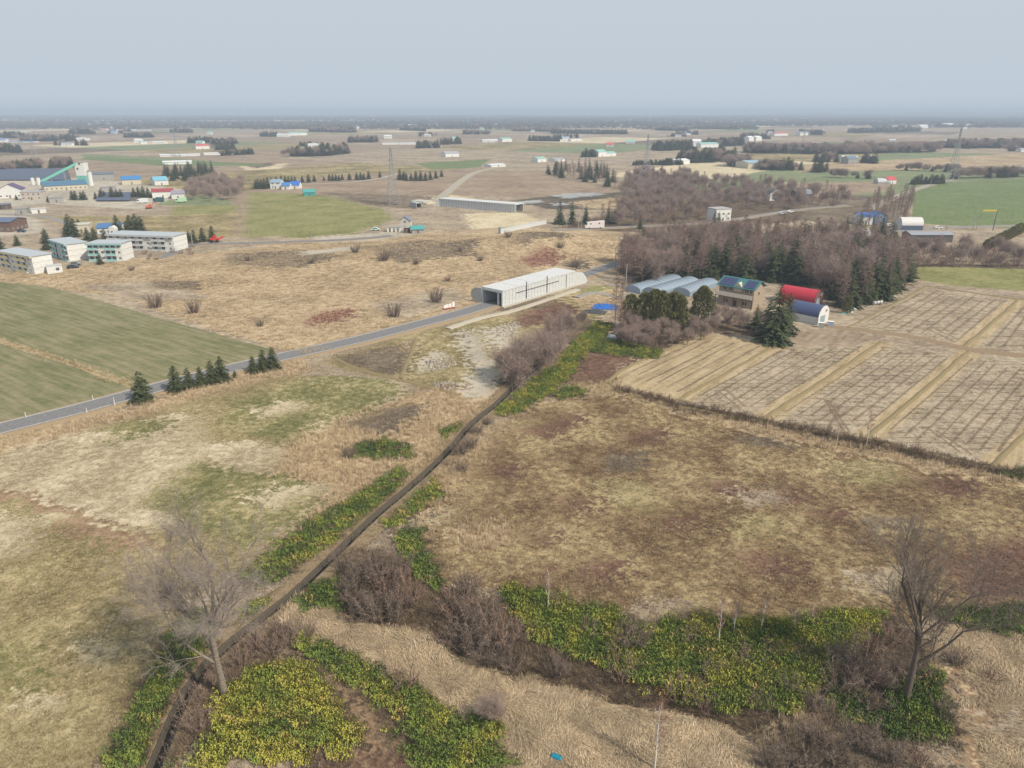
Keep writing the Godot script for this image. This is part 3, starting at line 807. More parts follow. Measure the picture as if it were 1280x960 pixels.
	slab(u, "wing_wall", [Vector2(0, -0.2), Vector2(4, -0.2), Vector2(4, 1), Vector2(0, h2 - 0.6)], -0.5, 0.0, grey).transform = Transform3D(Basis(Vector3.UP, -2.4), Vector3(-0.02, 0, -0.3))
	var hw := facing("concrete_headwall", "low white concrete headwall in the cutting beyond the golden hill", "wall", Vector2(-5.83, -379.4), Vector2(19.43, -413.4))
	bx(hw, "wall", Vector3(0, -0.3, -0.5), Vector3(42.3, 2.2, 0), pale)
	bx(hw, "coping", Vector3(-0.1, 2.2, -0.6), Vector3(42.3, 2.35, 0.1), mat(200, 206, 208, 0.85, 0.2))
	bx(hw, "end_post", Vector3(-0.7, -0.3, -0.9), Vector3(-0.1, 3.4, 0.2), mat(150, 170, 180, 0.8, 0.2))
	var cv := facing("culvert", "small concrete culvert mouth with a dark opening beyond the white house", "culvert", Vector2(-62.84, -487.0), Vector2(-59.92, -489.1))
	var cw := 3.6
	bx(cv, "side_wall", Vector3(-0.4, -0.3, -9), Vector3(0, 2.6, 0), grey)
	bx(cv, "side_wall", Vector3(cw, -0.3, -9), Vector3(cw + 0.4, 2.6, 0), grey)
	bx(cv, "top_slab", Vector3(-0.4, 2.6, -9), Vector3(cw + 0.4, 3.0, 0.1), grey)
	bx(cv, "back_wall", Vector3(0, -0.3, -8.9), Vector3(cw, 2.6, -8.6), grey)
	bx(facing("road_deck", "pale concrete road deck stub behind the further tunnel", "slab", Vector2(-61.39, -511.2), Vector2(-52.90, -520.6)), "deck", Vector3(0, 0, -14), Vector3(9, 0.9, 0), mat(190, 188, 180, 0.9, 0.2))

# ---------------------------------------------------------------- buildings
func arch(w: float, h: float, wall: float, k := 10) -> Array:
	var p := [Vector2(0, 0), Vector2(w, 0)]
	for i in k + 1:
		var a := PI * i / k
		p.append(Vector2(w * 0.5 + w * 0.5 * cos(a), wall + (h - wall) * sin(a)))
	return p

func windows(o: Node, list: Array, frame: Material):
	# each: [x, y, width, height, side]; side 0 front wall at z = 0, 1 the end wall at x = list value 5, turned
	for q in list:
		var tr := Transform3D(Basis.IDENTITY, Vector3(q[0], q[1], 0.0))
		if q[4] == 1: tr = Transform3D(Basis(Vector3.UP, PI * 0.5), Vector3(q[5], q[1], q[0]))
		var f := win_mesh(q[2], q[3])
		var a := part(o, "window", f[0], frame)
		a.transform = tr
		part(a, "pane", f[1], mat(58, 66, 74, 0.12, 0.0))

func win_mesh(w: float, h: float) -> Array:
	var key := "win %.2f %.2f" % [w, h]
	if not stock.has(key):
		var s := Shape.new()
		s.box(Vector3(0, 0, -0.02), Vector3(w, 0.08, 0.07))
		s.box(Vector3(0, h - 0.08, -0.02), Vector3(w, h, 0.07))
		s.box(Vector3(0, 0.08, -0.02), Vector3(0.08, h - 0.08, 0.07))
		s.box(Vector3(w - 0.08, 0.08, -0.02), Vector3(w, h - 0.08, 0.07))
		s.box(Vector3(w * 0.5 - 0.04, 0.08, -0.02), Vector3(w * 0.5 + 0.04, h - 0.08, 0.06))
		var g := Shape.new()
		g.box(Vector3(0.07, 0.07, -0.02), Vector3(w - 0.07, h - 0.07, 0.03))
		stock[key] = [s.mesh(), g.mesh()]
	return stock[key]

func gable(o: Node, w: float, d: float, eave: float, ridge: float, along_x: bool, roof: Material, over := 0.4):
	# two roof slopes as separate plates, ridge along x or along z; the gable triangles belong to the wall
	var th := 0.15
	for e in [0, 1]:
		var s := Shape.new()
		if along_x:
			var zr := -d * 0.5
			var ze := over if e == 0 else -d - over
			var ye := eave - (ridge - eave) * over / (d * 0.5)
			s.extrude([Vector2(ze, ye + th), Vector2(ze, ye), Vector2(zr, ridge), Vector2(zr, ridge + th)] if e == 0 else [Vector2(ze, ye), Vector2(ze, ye + th), Vector2(zr, ridge + th), Vector2(zr, ridge)], -over, w + over)
			var m := part(o, "roof", s.mesh(), roof)
			m.transform = Transform3D(Basis(Vector3(0, 0, 1), Vector3.UP, Vector3(-1, 0, 0)), Vector3(w, 0, 0))
		else:
			var xr := w * 0.5
			var xe := -over if e == 0 else w + over
			var ye2 := eave - (ridge - eave) * over / (w * 0.5)
			s.extrude([Vector2(xe, ye2), Vector2(xe, ye2 + th), Vector2(xr, ridge + th), Vector2(xr, ridge)], -d - over, over)
			part(o, "roof", s.mesh(), roof)

func house(called: String, label: String, category: String, a: Vector2, b: Vector2, d: float, eave: float, ridge: float, wall: Material, roof: Material, along_x := true, storeys := 1, group := "") -> Node3D:
	var o := facing(called, label, category, a, b, group)
	var w := a.distance_to(b)
	var s := Shape.new()
	if ridge > eave + 0.05:
		if along_x:
			s.extrude([Vector2(0, -0.3), Vector2(d, -0.3), Vector2(d, eave), Vector2(d * 0.5, ridge), Vector2(0, eave)], 0, w)
			part(o, "wall", s.mesh(), wall).transform = Transform3D(Basis(Vector3(0, 0, -1), Vector3.UP, Vector3(1, 0, 0)), Vector3.ZERO)
		else:
			s.extrude([Vector2(0, -0.3), Vector2(w, -0.3), Vector2(w, eave), Vector2(w * 0.5, ridge), Vector2(0, eave)], -d, 0)
			part(o, "wall", s.mesh(), wall)
		gable(o, w, d, eave + 0.02, ridge + 0.02, along_x, roof)
	else:
		bx(o, "wall", Vector3(0, -0.3, -d), Vector3(w, eave, 0), wall)
		bx(o, "roof", Vector3(-0.25, eave, -d - 0.25), Vector3(w + 0.25, eave + 0.3, 0.25), roof)
	var frame := mat(196, 196, 192, 0.7, 0.0)
	var list := []
	for st in storeys:
		var y := 0.9 + st * 2.7
		if y + 1.1 > eave: continue
		var k := maxi(1, int(w / 3.2))
		for i in k:
			if st == 0 and i == k / 2: continue
			list.append([w * (i + 0.5) / k - 0.7, y, 1.4, 1.1, 0])
		for i in maxi(1, int(d / 3.5)): list.append([-d * (i + 0.5) / maxi(1, int(d / 3.5)) + 0.6, y, 1.2, 1.1, 1, w])
	windows(o, list, frame)
	bx(o, "door", Vector3(w * 0.5 - 0.5, -0.1, 0.01), Vector3(w * 0.5 + 0.5, 2.0, 0.06), mat(120, 104, 90, 0.7, 0.3))
	return o

func shed(called: String, label: String, a: Vector2, b: Vector2, d: float, eave: float, ridge: float, wall: Material, roof: Material, along_x := true, group := "") -> Node3D:
	var o := house(called, label, "building", a, b, d, eave, ridge, wall, roof, along_x, 0, group)
	return o

func apartment(label: String, a: Vector2, b: Vector2, d: float, h: float, wall: Material, accent: Material, bays: int):
	var o := facing("apartment_block", label, "apartment block", a, b, "three storey apartment blocks")
	var w := a.distance_to(b)
	bx(o, "wall", Vector3(0, -0.4, -d), Vector3(w, h - 0.3, 0), wall)
	bx(o, "roof", Vector3(-0.3, h - 0.3, -d - 0.3), Vector3(w + 0.3, h, 0.9), mat(178, 188, 196, 0.6, 0.2))
	bx(o, "eaves_band", Vector3(-0.32, h - 0.75, 0.02), Vector3(w + 0.32, h - 0.31, 0.94), accent)
	var fl := (h - 0.5) / 3.0
	var bw := w / bays
	var list := []
	for st in 3:
		for i in bays:
			var x := bw * i
			if i % 3 != 2:
				var bal := bx(o, "balcony", Vector3(x + 0.15, st * fl + 0.1, 0.01), Vector3(x + bw - 0.15, st * fl + 0.25, 0.9), wall)
				bx(bal, "parapet", Vector3(x + 0.15, st * fl + 0.25, 0.8), Vector3(x + bw - 0.15, st * fl + 1.1, 0.9), accent)
				list.append([x + bw * 0.5 - 0.8, st * fl + 0.4, 1.6, 1.8, 0])
			else:
				list.append([x + bw * 0.5 - 0.5, st * fl + 1.0, 1.0, 1.0, 0])
		bx(o, "storey_joint", Vector3(w + 0.005, st * fl + fl - 0.12, -d + 0.1), Vector3(w + 0.05, st * fl + fl, -0.1), mat(190, 190, 184, 0.9, 0.3))
	windows(o, list, mat(190, 192, 190, 0.7, 0.0))

func barn_arch(called: String, label: String, a: Vector2, b: Vector2, wid: float, h: float, wallh: float, roof: Material, end: Material, side: Material):
	# long side a-b shows; the arched end stands at b
	var o := facing(called, label, "barn", a, b)
	var l := a.distance_to(b)
	var pr := arch(wid, h, wallh, 14)
	var s := Shape.new()
	for i in range(1, pr.size() - 1):
		var p: Vector2 = pr[i]; var q: Vector2 = pr[i + 1]
		if i == 1 or i == pr.size() - 2: continue
		s.quad(Vector3(l, p.y, p.x - wid), Vector3(0, p.y, p.x - wid), Vector3(0, q.y, q.x - wid), Vector3(l, q.y, q.x - wid))
	part(o, "roof", s.mesh(), roof)
	var y0 := wallh
	bx(o, "side_wall", Vector3(0, -0.3, -0.15), Vector3(l, y0, 0.0), side)
	bx(o, "side_wall", Vector3(0, -0.3, -wid), Vector3(l, y0, -wid + 0.15), side)
	for x in [0.0, l - 0.2]:
		slab(o, "end_wall", pr, x, x + 0.2, end).transform = Transform3D(Basis(Vector3(0, 0, -1), Vector3.UP, Vector3(1, 0, 0)), Vector3.ZERO)
	bx(o, "door", Vector3(l + 0.01, -0.1, -wid * 0.62), Vector3(l + 0.08, minf(2.6, h * 0.6), -wid * 0.2), mat(150, 166, 178, 0.6, 0.3))
	windows(o, [[-wid * 0.75 + 1.1, h * 0.62, 1.2, 0.9, 1, l + 0.02]], mat(220, 220, 216, 0.7, 0.0))
	return o

func build_buildings():
	var white := mat(226, 228, 226, 0.85, 0.15)
	var cream := mat(206, 200, 178, 0.85, 0.15)
	var greyw := mat(162, 162, 160, 0.85, 0.15)
	var blue := mat(70, 118, 168, 0.6, 0.2)
	var turq := mat(70, 160, 160, 0.6, 0.2)
	var slate := mat(104, 114, 130, 0.6, 0.2)
	var brown := mat(112, 88, 76, 0.85, 0.2)
	apartment("white three storey apartment block with pale yellow balconies", Vector2(-207.79, -291.66), Vector2(-186.54, -279.39), 7.6, 7.2, white, mat(214, 204, 160, 0.85, 0.2), 6)
	apartment("white apartment block with turquoise balconies set end on to the white lane", Vector2(-202.00, -317.6), Vector2(-187.73, -305.0), 8.0, 7.4, white, mat(150, 206, 204, 0.85, 0.2), 5)
	apartment("white apartment block with turquoise balconies beside the small round tree", Vector2(-179.07, -305.0), Vector2(-164.65, -305.0), 9.0, 7.8, white, mat(150, 206, 204, 0.85, 0.2), 6)
	apartment("longest plain white apartment block with grey roof", Vector2(-185.48, -333.2), Vector2(-152.61, -327.2), 10.2, 7.2, white, mat(204, 206, 206, 0.85, 0.2), 9)
	var an := facing("annex", "low white block against the yellow balconied apartments", "building", Vector2(-181.53, -279.39), Vector2(-177.31, -282.37))
	bx(an, "wall", Vector3(0, -0.3, -3.5), Vector3(5.2, 3.0, 0.0), white)
	bx(an, "roof", Vector3(-0.1, 3.0, -3.6), Vector3(5.2 + 0.1, 3.2, 0.1), mat(190, 194, 196, 0.8, 0.2))
	windows(an, [[5.2 - 2.2, 1.2, 1.2, 1.1, 0]], greyw)
	house("house", "blue roofed house behind the white apartments with a white arched dormer", "house", Vector2(-214.42, -376.9), Vector2(-203.31, -379.4), 9, 3.2, 4.9, white, blue, true, 1)
	var dm := facing("dormer_house", "small white arched entrance in front of the blue roofed house", "building", Vector2(-205.56, -371.8), Vector2(-202.29, -371.8))
	slab(dm, "wall", arch(3.3, 5.0, 3.0), -3, 0, white)
	windows(dm, [[1.0, 1.2, 1.2, 1.4, 0]], white)
	house("house", "pale flat house between conifers behind the turquoise apartments", "house", Vector2(-228.31, -379.4), Vector2(-221.00, -382.1), 8, 4.2, 4.2, cream, mat(196, 196, 186, 0.8, 0.2), true, 1)
	house("warehouse", "dark brown workshop with slate blue roof at the hamlet edge", "building", Vector2(-280.70, -384.7), Vector2(-263.82, -384.7), 14, 5.2, 6.6, brown, mat(92, 110, 140, 0.6, 0.2), true, 1)
	# the batching plant
	house("warehouse", "long cream warehouse with blue roof under the conveyor", "warehouse", Vector2(-371.0, -590.5), Vector2(-347.0, -609.3), 18, 3.7, 3.7 + 3.0, cream, mat(74, 116, 146, 0.6, 0.2), true, 1)
	var tw := facing("mixing_tower", "tall white square plant tower with turquoise base", "tower", Vector2(-378.3, -650.5), Vector2(-370.7, -650.5))
	var tww := 7.7
	bx(tw, "base", Vector3(0, -0.2, -tww), Vector3(tww, 7.0, 0), mat(110, 190, 176, 0.8, 0.2))
	bx(tw, "tower_wall", Vector3(0.1, 7.0, -tww + 0.1), Vector3(tww - 0.1, 18.0, -0.1), white)
	bx(tw, "roof", Vector3(-0.2, 18.0, -tww - 0.2), Vector3(tww + 0.2, 18.0 + 0.4, 0.2), greyw)
	windows(tw, [[1.5, 12, 1.6, 1.6, 0], [3.6, 16, 1.6, 1.6, 0]], greyw)
	for q in [[Vector2(-358.7, -636.1), 1.9, 13.1, "slender white silo beside the square plant tower"], [Vector2(-412.6, -643.2), 1.6, 6.7, "short white silo with cone top, west of its twin"], [Vector2(-407.7, -643.2), 1.6, 6.7, "short white silo with cone top, beside the conveyor foot"]]:
		var si := thing("silo", q[3], "silo", Vector3(q[0].x, 0, q[0].y), 0, "white silos of the plant")
		var s := Shape.new()
		s.tube(Vector3(0, -0.2, 0), Vector3(0, q[2] * 0.85, 0), q[1], q[1], 14)
		part(si, "drum", s.mesh(), white)
		s = Shape.new()
		s.tube(Vector3(0, q[2] * 0.85, 0), Vector3(0, q[2], 0), q[1], q[1] * 0.2, 14, true)
		part(si, "cone", s.mesh(), greyw)
	var cvb := facing("conveyor", "slanting turquoise conveyor bridge rising to the plant tower", "conveyor", Vector2(-407.0, -643.2), Vector2(-376.6, -650.5))
	var cl := 31.3
	var ch := 17.4
	slab(cvb, "gallery", [Vector2(0, 1), Vector2(cl, ch - 1.6), Vector2(cl, ch + 0.6), Vector2(0, 3.2)], -2.4, 0, mat(120, 206, 186, 0.7, 0.2))
	for f in [0.3, 0.65]:
		var s2 := Shape.new()
		for e in [-2.2, -0.2]: s2.tube(Vector3(cl * f, -0.2, e), Vector3(cl * f, ch * f + 0.6, e), 0.2, 0.2, 5)
		part(cvb, "trestle", s2.mesh(), greyw)
	house("house", "white house with purple roof gable end on beside the plant", "house", Vector2(-374.5, -540.3), Vector2(-360.2, -545.5), 14, 5.7, 9.6, white, mat(96, 80, 120, 0.7, 0.2), false, 1)
	house("house", "cream two storey office with flat roof by the plant yard", "house", Vector2(-349.6, -527.8), Vector2(-336.3, -530.3), 9, 5.6, 5.6, mat(196, 186, 174, 0.85, 0.2), mat(170, 172, 176, 0.8, 0.2), true, 2)
	shed("shed", "grey open shed behind the slender silo", Vector2(-381.3, -681.1), Vector2(-366.5, -689.2), 14, 5.5, 7.0, greyw, slate)
	shed("shed", "blue roofed shed in front of the brown field", Vector2(-336.0, -643.2), Vector2(-322.9, -650.5), 14, 4.0, 6.6, cream, mat(60, 130, 190, 0.6, 0.2))
	shed("shed", "light blue roofed workshop next to dark pine grove", Vector2(-304.4, -636.1), Vector2(-295.96, -643.2), 12, 4.0, 6.8, white, mat(120, 180, 205, 0.6, 0.2))
	shed("shed", "white store with dull red roof beside parked lorries", Vector2(-261.89, -540.3), Vector2(-248.99, -545.5), 11, 4.5, 6.2, white, mat(158, 66, 74, 0.7, 0.2))
	shed("shed", "white store with lilac grey roof adjoining the red roofed store", Vector2(-245.66, -535.2), Vector2(-237.48, -537.8), 10, 3.8, 5.6, white, mat(150, 146, 160, 0.7, 0.2))
	shed("shed", "long low white cabin standing in the hamlet field", Vector2(-298.42, -457.4), Vector2(-291.73, -461.1), 4, 2.6, 2.6, white, mat(200, 200, 198, 0.8, 0.2))
	shed("shed", "dark carport with grey roof near the hamlet lane", Vector2(-330.1, -476.7), Vector2(-326.0, -480.8), 7, 3.0, 3.6, mat(90, 82, 84), mat(120, 124, 134, 0.7, 0.2))
	for q in [[Vector2(-306.0, -453.7), Vector2(-300.2, -455.5), "row of grey garages beside the hamlet lane"], [Vector2(-319.7, -511.2), Vector2(-312.4, -515.8), "grey flat roofed depot in the plant yard"], [Vector2(-322.1, -584.5), Vector2(-313.8, -590.5), "tan flat roofed depot near the solar rows"]]:
		shed("depot", q[2], q[0], q[1], 7, 3.2, 3.2, greyw, mat(150, 150, 152, 0.8, 0.2))
	# farm on the plain beyond
	house("house", "white house with light blue gable roof beside dark hedge on the plain", "house", Vector2(-197.72, -609.3), Vector2(-189.21, -609.3), 10, 5.0, 7.0, white, mat(140, 165, 185, 0.6, 0.2), true, 2)
	shed("shed", "low white shed with blue roof beside the gabled plain house", Vector2(-186.65, -602.9), Vector2(-180.17, -602.9), 9, 3.0, 5.2, white, mat(70, 128, 190, 0.6, 0.2))
	shed("shed", "small shed with bright blue roof, end of the plain farm", Vector2(-181.35, -609.3), Vector2(-174.15, -609.3), 9, 3.0, 5.6, white, mat(50, 110, 200, 0.6, 0.2))
	shed("shed", "lone turquoise shed on the edge of the striped meadow", Vector2(-155.90, -556.1), Vector2(-148.20, -558.8), 7, 2.6, 4.4, mat(60, 160, 158, 0.7, 0.2), turq)
	house("house", "white two storey house with slate roof by the lane bend", "house", Vector2(-60.29, -392.9), Vector2(-54.69, -392.9), 7.5, 4.7, 6.8, mat(204, 200, 190, 0.85, 0.2), mat(120, 130, 146, 0.6, 0.2), false, 2)
	shed("shed", "low turquoise roofed shed beside the white house on the lane", Vector2(-52.08, -379.4), Vector2(-45.98, -380.8), 5, 2.2, 3.6, greyw, turq)
	for q in [[Vector2(-65.85, -384.7), Vector2(-62.89, -384.7), "old white cabin with rust stains among lane clutter"], [Vector2(-61.63, -384.7), Vector2(-58.67, -384.7), "white box cabin nearest to the slate roofed house"], [Vector2(-56.61, -382.1), Vector2(-53.68, -382.1), "dark low kennel row in front of the slate roofed house"]]:
		shed("cabin", q[2], q[0], q[1], 3.0, 2.5, 2.5, white if not q[2].begins_with("dark") else mat(80, 72, 66), greyw)
	# the farm by the paddies
	farmhouse()
	barn_arch("barn", "arched barn with navy roof and white end wall by the paddies", Vector2(84.57, -214.57), Vector2(91.02, -207.51), 6.8, 5.5, 2.4, mat(70, 84, 122, 0.55, 0.2), mat(222, 222, 220, 0.8, 0.2), mat(206, 206, 204, 0.85, 0.2))
	barn_arch("barn", "arched barn with red roof behind the navy roofed barn", Vector2(89.13, -236.41), Vector2(97.93, -228.02), 7.0, 5.2, 2.2, mat(190, 42, 62, 0.5, 0.2), mat(120, 84, 84, 0.8, 0.2), mat(170, 44, 60, 0.7, 0.2))
	greenhouses()
	# right side hamlet
	house("house", "house with bright blue roof half hidden by spruces", "house", Vector2(194.73, -410.4), Vector2(201.90, -410.4), 9, 4.6, 6.2, white, mat(52, 100, 170, 0.6, 0.2), true, 2)
	house("house", "light blue walled house with steep gable beside spruces", "house", Vector2(203.25, -410.4), Vector2(209.53, -410.4), 9, 5.0, 6.6, mat(120, 165, 205, 0.8, 0.2), mat(56, 96, 156, 0.6, 0.2), false, 2)
	var wb := Vector2(207.88, -390.2)
	barn_arch("barn", "white arched barn with navy lower wall by the country road", wb, wb + Vector2(11.5, 0.6), 8.0, 6.5, 2.6, mat(216, 216, 216, 0.6, 0.2), mat(200, 200, 202, 0.8, 0.2), mat(84, 96, 124, 0.7, 0.2))
	shed("shed", "long grey roofed shed among bare trees", Vector2(193.65, -352.6), Vector2(213.87, -352.6), 9, 3.6, 4.6, mat(96, 92, 92), mat(150, 156, 168, 0.6, 0.2))
	shed("shed", "pale grey hipped shed behind the larches", Vector2(165.65, -352.6), Vector2(174.60, -352.6), 9, 3.2, 5.2, greyw, mat(184, 190, 196, 0.6, 0.2), true)
	house("building", "white flat roofed two storey building at the wood edge", "building", Vector2(117.24, -422.8), Vector2(126.93, -426.1), 9, 6.8, 6.8, white, mat(170, 172, 174, 0.8, 0.2), true, 2)
	shed("shed", "small arched shed with red gable beside grey dome on green plain", Vector2(327.8, -650.5), Vector2(336.6, -654.2), 8, 3.4, 5.6, white, mat(206, 70, 84, 0.6, 0.2))
	var dsh := Vector2(318.7, -650.5)
	barn_arch("barn", "pale grey dome barn beside the small red roof", dsh, dsh + Vector2(11, 0.3), 9, 4.6, 1.6, mat(196, 200, 202, 0.6, 0.2), mat(190, 190, 190, 0.8, 0.2), greyw)
	shed("shed", "white walled long hall with blue grey roof beyond the wood", Vector2(259.28, -825.7), Vector2(280.53, -831.5), 26, 6, 8, cream, mat(150, 180, 200, 0.6, 0.2))
	house("house", "grey roofed dark house in the bare wood clearing", "house", Vector2(199.80, -520.6), Vector2(211.98, -523.0), 9, 5, 7.6, mat(120, 116, 112), mat(126, 132, 144, 0.6, 0.2), true, 2)
	house("house", "white house with slate gables among bare trees", "house", Vector2(182.83, -525.4), Vector2(191.63, -527.8), 9, 5, 8, white, slate, false, 2)
	house("house", "small white cottage under bare trees near the car park", "house", Vector2(171.86, -530.3), Vector2(178.16, -530.3), 8, 3.2, 5.4, white, slate, true, 1)
	house("house", "pale green roofed farmhouse on the middle plain", "house", Vector2(402.2, -901.7), Vector2(414.9, -904.4), 14, 6, 9, greyw, mat(110, 130, 150, 0.7, 0.2), true, 1)

func farmhouse():
	var o := facing("farmhouse", "two storey timber farmhouse with turquoise roof and solar panels", "house", Vector2(68.42, -234.26), Vector2(77.30, -226.01))
	var w := 12.1
	var d := 7.5
	var e := 6.6
	var r := e + 2.0
	var wallm := mat(168, 152, 132, 0.85, 0.25)
	var s := Shape.new()
	s.extrude([Vector2(0, -0.3), Vector2(d, -0.3), Vector2(d, e), Vector2(d * 0.5, r), Vector2(0, e)], 0, w)
	part(o, "wall", s.mesh(), wallm).transform = Transform3D(Basis(Vector3(0, 0, -1), Vector3.UP, Vector3(1, 0, 0)), Vector3.ZERO)
	gable(o, w, d, e + 0.02, r + 0.02, true, mat(62, 122, 124, 0.5, 0.2), 0.7)
	var slope := atan2(r - e, d * 0.5)
	for x in [[0.0, 0.42], [0.7, 1.0]]:
		for i in 3:
			for j in 3:
				var pw: float = (x[1] - x[0]) * w / 3.0
				var m := bx(o, "solar_panel", Vector3(x[0] * w + pw * i + 0.04, 0, -1.32 * (j + 1) + 0.04), Vector3(x[0] * w + pw * (i + 1) - 0.04, 0.06, -1.32 * j), mat(52, 62, 96, 0.25, 0.0))
				m.transform = Transform3D(Basis(Vector3.RIGHT, slope), Vector3(0, e + 0.1, 0.35))
	bx(o, "balcony_floor", Vector3(-0.6, e * 0.5 - 0.2, 0.01), Vector3(w + 0.3, e * 0.5, 1.5), mat(120, 104, 88, 0.85, 0.3))
	for i in 12:
		bx(o, "balustrade_panel", Vector3(-0.6 + (w + 0.9) * i / 12 + 0.05, e * 0.5, 1.4), Vector3(-0.6 + (w + 0.9) * (i + 1) / 12 - 0.05, e * 0.5 + 1.35, 1.48), mat(236, 229, 216, 0.85, 0.3))
	for i in 5: bx(o, "balcony_post", Vector3(-0.5 + (w + 0.6) * i / 4, -0.2, 1.2), Vector3(-0.3 + (w + 0.6) * i / 4, e * 0.5 - 0.2, 1.4), mat(90, 74, 60))
	var g := Shape.new()
	g.extrude([Vector2(w * 0.44, e - 1.6), Vector2(w * 0.66, e - 1.6), Vector2(w * 0.66, e + 0.1), Vector2(w * 0.55, e + 1.4), Vector2(w * 0.44, e + 0.1)], -2, 0.3)
	part(o, "dormer", g.mesh(), mat(196, 186, 168, 0.85, 0.3))
	windows(o, [[w * 0.5, e - 1.2, 1.2, 1.1, 0, 0], [w * 0.1, e - 1.7, 1.6, 1.3, 0], [w * 0.28, e - 1.7, 1.4, 1.3, 0], [w * 0.74, e - 1.7, 1.4, 1.3, 0], [w * 0.88, e - 1.7, 1.0, 1.3, 0], [w * 0.15, 0.8, 1.8, 1.4, 0], [w * 0.7, 0.8, 1.8, 1.4, 0], [-d * 0.4, e * 0.6, 1.4, 1.3, 1, w]], mat(200, 190, 176, 0.8, 0.0))
	bx(o, "door", Vector3(w * 0.45, -0.1, 0.01), Vector3(w * 0.45 + 1.1, 2.1, 0.06), mat(100, 70, 52))

func greenhouses():
	var film := StandardMaterial3D.new()
	film.albedo_color = Color8(146, 164, 182, 200)
	film.transparency = BaseMaterial3D.TRANSPARENCY_ALPHA
	film.roughness = 0.3
	var steel := mat(150, 156, 160, 0.5, 0.0, 0.6)
	var spots := [[Vector2(44.63, -246.55), Vector2(63.27, -265.34), "plastic film greenhouse tunnel, first beside the gravel track"], [Vector2(50.39, -243.09), Vector2(68.58, -261.38), "plastic film greenhouse tunnel in the middle of the three"], [Vector2(61.13, -243.09), Vector2(74.95, -258.79), "plastic film greenhouse tunnel standing next to the farmhouse"]]
	for q in spots:
		var wid := 6.4
		var h := 2.7
		var o := facing("greenhouse", q[2], "greenhouse", q[0], q[1], "plastic greenhouses in a row")
		var l: float = q[0].distance_to(q[1])
		var pr := arch(wid, h, 1.3, 12)
		var s := Shape.new()
		for i in range(1, pr.size()):
			var p: Vector2 = pr[i]; var r: Vector2 = pr[(i + 1) % pr.size()]
			if p.y <= 0.0 and r.y <= 0.0: continue
			s.quad(Vector3(l, p.y, p.x - wid), Vector3(0, p.y, p.x - wid), Vector3(0, r.y, r.x - wid), Vector3(l, r.y, r.x - wid))
		part(o, "cover", s.mesh(), film)
		for x in [0.05, l - 0.1]:
			slab(o, "end_sheet", pr, x, x + 0.04, film).transform = Transform3D(Basis(Vector3(0, 0, -1), Vector3.UP, Vector3(1, 0, 0)), Vector3.ZERO)
		for k in 11:
			var hp := Shape.new()
			for i in range(1, pr.size() - 1):
				var p: Vector2 = pr[i]; var r: Vector2 = pr[i + 1]
				hp.tube(Vector3(0, p.y, -p.x), Vector3(0, r.y, -r.x), 0.05, 0.05, 4)
			var m := part(o, "hoop", hp.mesh(), steel)
			m.position = Vector3(l * (k + 0.5) / 11, 0.03, 0)
		bx(o, "ridge_rail", Vector3(0, h + 0.02, -wid * 0.5 - 0.05), Vector3(l, h + 0.1, -wid * 0.5 + 0.05), steel)

# ---------------------------------------------------------------- trees
func twig(s: Shape, p: Vector3, d: Vector3, l: float, w: float):
	var side := d.cross(Vector3(rng.randf() - 0.5, rng.randf() - 0.5, rng.randf() - 0.5)).normalized() * w * 0.5
	s.tri(p - side, p + d * l, p + side)

func rdir() -> Vector3:
	return Vector3(rng.randfn(), rng.randfn(), rng.randfn()).normalized()

func limb(wood: Shape, fine: Shape, p: Vector3, dir: Vector3, l: float, r: float, level: int, last: int, opt: Dictionary):
	var seg: int = opt.get("seg", 3) if level == 0 else 3
	var d := dir
	var q := p
	for i in seg:
		d = (d + rdir() * (opt.wiggle if level > 0 else 0.025) + Vector3.UP * opt.lift).normalized()
		var e := q + d * l / seg
		var r0 := lerpf(r, r * 0.5, float(i) / seg)
		var r1 := lerpf(r, r * 0.5, float(i + 1) / seg)
		var into := wood if level <= 1 else fine
		into.tube(q, e, r0, r1, 7 if level == 0 else (5 if level == 1 else 3))
		if level < last and (i >= opt.get("from", 1) or level > 0):
			for k in (2 if level == 0 else opt.kids):
				var side := d.cross(rdir()).normalized()
				var nd: Vector3 = (d * cos(opt.angle) + side * sin(opt.angle) * rng.randf_range(0.7, 1.3)).normalized()
				limb(wood, fine, e, nd, l * rng.randf_range(0.5, 0.75) * opt.short, r1 * 0.6, level + 1, last, opt)
		elif level == last:
			for k in opt.twigs:
				var f := rng.randf()
				twig(fine, q.lerp(e, f), (d * 0.7 + rdir()).normalized(), opt.twig * rng.randf_range(0.4, 1.1), opt.width)
		q = e
	if level < last:
		for k in 2:
			var nd2 := (d + d.cross(rdir()).normalized() * 0.5).normalized()
			limb(wood, fine, q, nd2, l * 0.7 * opt.short, r * 0.48, level + 1, last, opt)
	else:
		for k in 3: twig(fine, q, (d + rdir() * 0.6).normalized(), opt.twig, opt.width)

func bare_tree(seed_: int, h: float, r: float, levels: int, wood_c: Color, fine_c: Color, opt: Dictionary) -> Array:
	rng.seed = seed_
	var a := Shape.new()
	var b := Shape.new()
	a.col = wood_c
	b.col = fine_c
	limb(a, b, Vector3(0, -0.3, 0), Vector3(rng.randf_range(-0.03, 0.03), 1, rng.randf_range(-0.03, 0.03)).normalized(), h * opt.bole, r, 0, levels, opt)
	return [["trunk", a.mesh(), bark() if h > 15.0 else leafy()], ["crown", b.mesh(), leafy()]]

